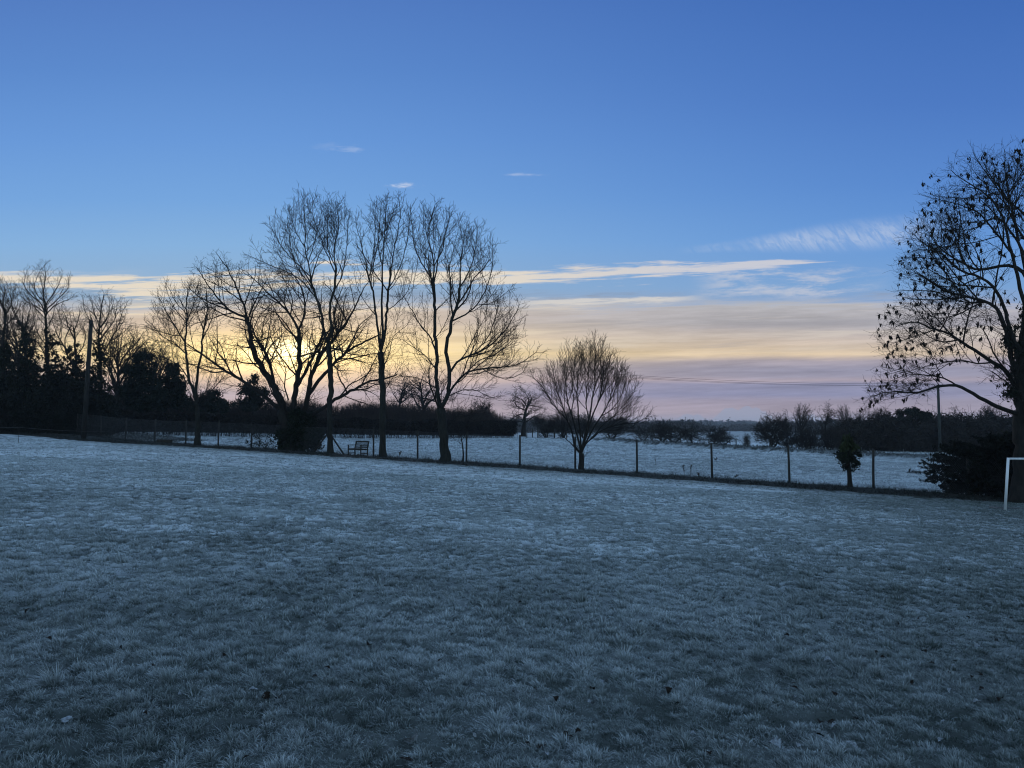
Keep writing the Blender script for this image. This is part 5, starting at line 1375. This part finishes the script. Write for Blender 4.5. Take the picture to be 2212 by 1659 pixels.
# dark spreading evergreen shrubs below the big tree
def sprays(name, label, px, off, stems, box, n, seed):
    """layered drooping sprays: box = photo outline rows (y, left, right)"""
    b = at_fence(px, off); Y = b.y; o = empty(name, b, label, 'shrub'); rnd = random.Random(seed)
    polys, tw, LP = [], [], []
    for s in stems:
        q = at(s, box[-1][0], Y); polys.append((np.array([[q.x, Y, gz(q.x, Y) - .2], [q.x + .03, Y, gz(q.x, Y) + .5], [q.x + rnd.gauss(0, .1), Y + rnd.gauss(0, .1), b.z + 1.1], [q.x + rnd.gauss(0, .2), Y, b.z + 1.7]]), [.12, .10, .07, .03]))
    ys = [r[0] for r in box]
    for k in range(n):
        y = rnd.uniform(box[0][0], box[-1][0]); l = np.interp(y, ys, [r[1] for r in box]); r_ = np.interp(y, ys, [r[2] for r in box])
        s = stems[rnd.randrange(len(stems))]; w = at(r_, y, Y).x - at(l, y, Y).x; c0 = at(s, y, Y)
        a = rnd.uniform(0, 6.28); ex = at(l if math.cos(a) < 0 else r_, y, Y).x; R_ = abs(ex - c0.x) * abs(math.cos(a)) + w * .4 * abs(math.sin(a)); R_ *= rnd.uniform(.6, 1.05)
        st = np.array([c0.x, Y, max(b.z + .25, c0.z - .1 - .25 * R_)]); en = np.array([c0.x + math.cos(a) * R_, Y + math.sin(a) * R_, c0.z + rnd.uniform(-.1, .15)])
        en[2] = max(en[2], gz(en[0], en[1]) + .1)
        mid_ = (st + en) / 2 + np.array([0, 0, .12 * R_]); polys.append((np.stack([st, mid_, en]), [.025, .015, .005]))
        for j in range(22):
            t_ = rnd.uniform(.25, 1.0); p = (1 - t_) ** 2 * st + 2 * t_ * (1 - t_) * mid_ + t_ * t_ * en; e = (en - st) / (np.linalg.norm(en - st) + 1e-9)
            sd = np.array([-e[1], e[0], 0]) * rnd.choice((-1, 1)); q = p + (e * rnd.uniform(.3, .8) + sd * rnd.uniform(.1, .6)) * rnd.uniform(.15, .5) + np.array([0, 0, rnd.uniform(-.10, .06)])
            tw.append((np.stack([p, (p + q) / 2 + np.array([0, 0, .02]), q]), [.005, .004, .002]))
            for i in range(5): LP.append(p + (q - p) * rnd.uniform(.2, 1) + np.array([rnd.gauss(0, .03), rnd.gauss(0, .03), rnd.gauss(0, .02)]))
    link('stems', tube_mesh('stems', polys, 6, M['bark']), o)
    v1, q1 = tubes(tw, 3); v2, q2 = leaf_quads(np.array(LP), .075, elong=2.6)
    link('crown', np_mesh('crown', np.concatenate([v1, v2]), quads=np.concatenate([q1, q2 + len(v1)]), mat=M['shrub']), o)
    return o
sprays('evergreen_shrub', 'low dark evergreen shrub reaching layered sprays out to the left over the field', 2096, 1.2, [2094], [(958, 2055, 2135), (966, 2035, 2150), (978, 2022, 2160), (1000, 2008, 2165), (1030, 1998, 2165), (1046, 2040, 2160), (1060, 2075, 2150)], 140, 3)
sprays('evergreen_shrub', 'taller dark evergreen shrub right behind the goal post', 2160, .6, [2156], [(944, 2140, 2210), (955, 2115, 2250), (978, 2100, 2290), (1020, 2085, 2300), (1055, 2080, 2300), (1082, 2090, 2290)], 200, 5)
sprays('evergreen_shrub', 'dark shrub filling the corner under the big tree behind the goal net', 2240, .4, [2238], [(940, 2190, 2330), (965, 2165, 2360), (1020, 2160, 2370), (1090, 2165, 2360)], 180, 9)

# leafy bramble left of the many-stemmed tree
b = at_fence(575, .3)
o = empty('bramble_bush', b, 'low leafy bramble at the fence left of the ivy-wrapped trunk', 'bush')
base = np.array([[b.x + rng.normal() * .55, b.y + rng.normal() * .3, b.z] for _ in range(60)])
tf_ = twig_fan(base, 1.1, .008, up=.7, spread=.6); link('stems', tube_mesh('stems', tf_, 3, M['twig']), o)
LP = np.concatenate([np.array([a[1] + (a[2] - a[1]) * rng.uniform(0, 1) + rng.normal(size=3) * .07 for _ in range(7)]) for a, _ in tf_])
link('leaves', leaf_mesh('leaves', LP, .09, M['ivy']), o)

# slim sapling beside a fence post
traced_tree('sapling', 'thin bent sapling close to the fence post right of the third tall ash', [
    ([(1000, 997), (1001, 980), (999, 962), (996, 945)], .045, .03, 0, True), ([(996, 945), (990, 925), (984, 905)], .025, .008, .1, False), ([(999, 950), (1008, 930), (1014, 905)], .022, .008, -.1, False), ([(999, 960), (985, 952)], .015, .006, 0, False)],
    [(885, 985, 1012), (905, 970, 1030), (930, 968, 1036), (950, 980, 1020), (965, 985, 1010)], lambda x, y: (x, y), fdep(1000, -.2), dict(ROUND, Lmax=.7), 71, M['bark'], first=.5)

# timber sleeper and a fallen twig by the verge
b = at_fence(357, -.9); o = empty('timber_sleeper', b, 'short dark timber sleeper lying in the rough grass at the far left of the fence', 'timber')
m = MB(); m.bar((b.x - .55, b.y + .1, b.z + .12), (b.x + .6, b.y - .15, b.z + .12), .22, .24); m.build('beam', M['wood'], o)
b = ground_px(1982, 1080); m = MB()
m.tube([b + Vector((-.35, 0, .02)), b + Vector((0, .05, .10)), b + Vector((.30, 0, .05)), b + Vector((.5, -.1, .02))], [.006, .011, .011, .006], 6)
m.tube([b + Vector((0, .05, .10)), b + Vector((.1, .1, .25)), b + Vector((.22, .12, .30))], [.008, .006, .003], 6)
m.tube([b + Vector((.25, 0, .06)), b + Vector((.2, -.1, .17)), b + Vector((.1, -.12, .2))], [.007, .005, .003], 6)
o = m.build('fallen_twig', M['twig']); tag(o, 'small forked twig lying on the lawn edge near the right-hand shrubs', 'twig')

# tape on two stakes at the far left
s1 = ground_px(40, 957); s2 = at_fence(239, -.4)
pts = []
a0 = Vector((s1.x, s1.y, at(40, 923, s1.y).z)); a1 = Vector((s2.x, s2.y, at(239, 931, s2.y).z)); am = at(-260, 915, s1.y - 6)
tape = empty('boundary_tape', s1, 'thin pale tape strung along two stakes in front of the left tree belt', 'tape')
for nm, b0, tp_ in (('stake', s1, a0), ('stake', s2, a1)):
    m = MB(); m.tube([b0 + Vector((0, 0, -.1)), tp_ + Vector((0, 0, .05))], .012, 7); m.build('stake', M['post_wood'], tape, smooth=True)
m = MB()
for p_, q_ in ((am, a0), (a0, a1)):
    prev = None
    for t_ in np.linspace(0, 1, 14):
        c_ = p_.lerp(q_, t_); c_.z -= .10 * 4 * t_ * (1 - t_)
        if prev is not None: m.bar(prev, c_, .008, .018)
        prev = c_
m.build('tape', M['tape'], tape)

# dead weed stalks in the field
def stalk(px, py, h, label, seed, off=None):
    b = ground_px(px, py, 30) if off is None else at_fence(px, off); rnd = random.Random(seed); m = MB()
    for k in range(rnd.randint(1, 2)):
        x = b.x + rnd.gauss(0, .04); tp_ = Vector((x + rnd.gauss(0, .08), b.y + rnd.gauss(0, .05), b.z + h * rnd.uniform(.8, 1)))
        m.tube([Vector((x, b.y, b.z - .05)), Vector((x, b.y, b.z + h * .5)), tp_], [.009, .008, .005], 5)
        for j in range(16):
            f = rnd.uniform(.45, 1.0); q = Vector((x, b.y, b.z)).lerp(tp_, f); e = q + Vector((rnd.gauss(0, .05), rnd.gauss(0, .05), rnd.uniform(.02, .1)))
            m.tube([q, (q + e) / 2 + Vector((0, 0, .01)), e], [.006, .014, .005], 5)
    o = m.build('dead_stalk', M['stalk']); tag(o, label, 'weed', 'dead weed stalks in the frosted field')
stalk(1479, 1029, .62, 'left one of the two tall dead stalks close together before the fence', 1, .9)
stalk(1488, 1030, .60, 'right one of the two tall dead stalks close together before the fence', 2, .9)
stalk(1417, 1003, .45, 'bent dead stalk in the field right of the post beside the round-headed tree', 3)
stalk(1584, 1033, .30, 'short dead stalk in front of the field, right of the post with the weeds', 4, .7)
stalk(1547, 998, .28, 'small dark weed tuft far out in the field above the short stalk', 5)
stalk(1508, 1027, .25, 'low weed just right of the pair of tall dead stalks', 6, 1.0)
stalk(863, 985, .50, 'single dead stalk in the field right of the bench', 7, .8)

# field gate and posts beyond the hedge
gp_ = at(1180, 949, 104); gx, gyy = gp_.x, 104.0
gt = empty('field_gate', (gx, gyy, gz(gx, gyy)), 'small pale barred field gate beyond the end of the long hedge', 'gate')
z0 = gz(gx, gyy); m = MB()
for k in range(5): m.bar((gx - .95, gyy, z0 + .15 + k * .2), (gx + .95, gyy, z0 + .15 + k * .2), .03, .06)
m.bar((gx - .95, gyy, z0 + .15), (gx + .95, gyy, z0 + .95), .03, .06)
m.bar((gx - .95, gyy - .02, z0 + .05), (gx - .95, gyy - .02, z0 + 1.05), .05, .07); m.bar((gx + .95, gyy - .02, z0 + .05), (gx + .95, gyy - .02, z0 + 1.05), .05, .07)
m.build('bars', M['pole_wood'], gt)
for s in (-1.12, 1.12):
    m = MB(); m.tube([(gx + s, gyy, z0 - .2), (gx + s, gyy, z0 + 1.25)], .09, 8); m.build('gate_post', M['post_wood'], gt, smooth=True)
names = ['stout stake at the left end beside the field gate', 'slim stake just left of the field gate', 'stake right of the field gate under the round-headed tree', 'stake behind the trunk of the round-headed tree', 'stake under the right branches of the round-headed tree',
         'stake under the second orchard tree', 'stake beside the broad low orchard tree', 'lone stake between the orchard row and the sapling', 'stake touching the thin orchard sapling']
for (x, y, Y, h), lb in zip(((1138, 947, 100, 1.1), (1150, 947, 103, 1.3), (1224, 950, 104, 1.1), (1262, 951, 104, 1.0), (1322, 953, 104, 1.0), (1409, 957, 100, .9), (1470, 962, 97, .9), (1590, 966, 93, .95), (1616, 970, 90, 1.1)), names):
    p = at(x, y, Y); z = gz(p.x, Y); m = MB(); m.tube([(p.x, Y, z - .2), (p.x + .02, Y, z + h)], [.07, .06], 7)
    o = m.build('fence_stake', M['post_wood'], smooth=True); tag(o, lb, 'stake', 'old stakes along the far side of the field')

# ------------------------------------------------------------------ fallen leaves on the lawn
def leaf_shape(kind, seed):
    rnd = random.Random(seed); n = 9; v = []; f = []
    for i in range(n):
        t = i / (n - 1); w = (math.sin(math.pi * t ** .8) * (.46 if kind == 'round' else .26) + .01) * (1 + .25 * math.sin(i * 2.6 + seed)); z = .22 * math.sin(math.pi * t) * (1 if kind != 'flat' else .25)
        cur = .5 if kind == 'round' else .25
        for sx in (-1, -.5, 0, .5, 1): v.append(((t - .5), sx * w, z + cur * w * (abs(sx) ** 1.5) * (1 if kind != 'flat' else .2) + rnd.gauss(0, .02)))
    for i in range(n - 1):
        for k in range(4): f.append((i * 5 + k, i * 5 + k + 1, i * 5 + k + 6, i * 5 + k + 5))
    me = bpy.data.meshes.new('fallen_leaf'); me.from_pydata(v, [], f); me.update(); me.polygons.foreach_set('use_smooth', [True] * len(f)); return me
M['leaf_frost'] = noisy('frosted_leaf', (0.08, 0.085, 0.09), (0.34, 0.37, 0.40), 6.0)
shp = {}
for k in ('round', 'long', 'flat'):
    for s in range(3):
        for fz in (0, 1):
            me = leaf_shape(k, s + 3); me.materials.append(M['leaf_frost'] if fz else M['leaf']); shp[(k, s, fz)] = me
rl = random.Random(77)
def leaf(px, py, size, fz, kind=None, stand=0.0):
    p = ground_px(px, py); p.z += float(bumps(np.array([p.x]), np.array([p.y]))[0]) + .022
    o = bpy.data.objects.new('fallen_leaf', shp[(kind or rl.choice(('round', 'long', 'flat')), rl.randrange(3), fz)]); C.objects.link(o)
    o.location = p; o.scale = (size * .8,) * 3; o.rotation_euler = (rl.gauss(0, .35) + stand, rl.gauss(0, .35), rl.uniform(0, 6.28))
    if fz: tag(o, 'pale frost-whitened fallen leaf lying on the grass', 'leaf', 'pale frosted leaves on the lawn')
    else: tag(o, 'dark shrivelled fallen leaf lying on the frosted grass', 'leaf', 'dark fallen leaves on the lawn')
for px, py, s, fz in ((105, 1390, .075, 0), (258, 1410, .06, 0), (145, 1555, .11, 1), (545, 1505, .09, 1), (1385, 1350, .07, 0), (186, 1495, .05, 1), (796, 1392, .06, 0), (892, 1612, .1, 1), (878, 1643, .09, 0), (1305, 1470, .08, 1), (972, 1372, .05, 0),
                      (1800, 1505, .09, 0), (1840, 1620, .09, 1), (1672, 1610, .1, 1), (2060, 1450, .06, 1), (2050, 1465, .06, 0), (2110, 1530, .06, 1), (2185, 1590, .06, 1), (1790, 1440, .08, 1), (1700, 1380, .06, 0), (1560, 1300, .06, 0), (2120, 1290, .09, 0), (2160, 1310, .09, 1), (2050, 1240, .09, 0),
                      (1100, 1560, .08, 1), (1170, 1620, .09, 0), (700, 1478, .05, 1), (330, 1450, .06, 0), (60, 1330, .07, 0), (540, 1290, .06, 0), (1440, 1500, .07, 0), (1940, 1350, .07, 0)):
    leaf(px, py, s, fz)
for i in range(120):
    px = 2212 * rl.random() ** .6; py = 1110 + 540 * rl.random() ** .8
    leaf(px, py, rl.uniform(.035, .065), 1 if rl.random() < .3 else 0)

# ------------------------------------------------------------------ morning haze
HAZE = 0.00025
if HAZE:
    m = bpy.data.materials.new('haze'); m.use_nodes = True; t = m.node_tree; t.nodes.clear()
    pv = t.nodes.new('ShaderNodeVolumePrincipled'); pv.inputs['Color'].default_value = (0.80, 0.84, 0.92, 1); pv.inputs['Density'].default_value = HAZE; pv.inputs['Anisotropy'].default_value = 0.0
    ou = t.nodes.new('ShaderNodeOutputMaterial'); t.links.new(pv.outputs[0], ou.inputs['Volume'])
    v = [(x, y, z) for z in (-6.5, 19.0) for x, y in ((-6300, -300), (6300, -300), (6300, 6300), (-6300, 6300))]
    me = bpy.data.meshes.new('haze'); me.from_pydata(v, [], [(3, 2, 1, 0), (4, 5, 6, 7), (0, 1, 5, 4), (1, 2, 6, 5), (2, 3, 7, 6), (3, 0, 4, 7)]); me.update(); me.materials.append(m)
    o = link('haze', me); tag(o, 'thin cold morning haze over the fields', 'haze', kind='stuff')
print('done', round(time.time() - T0, 1))
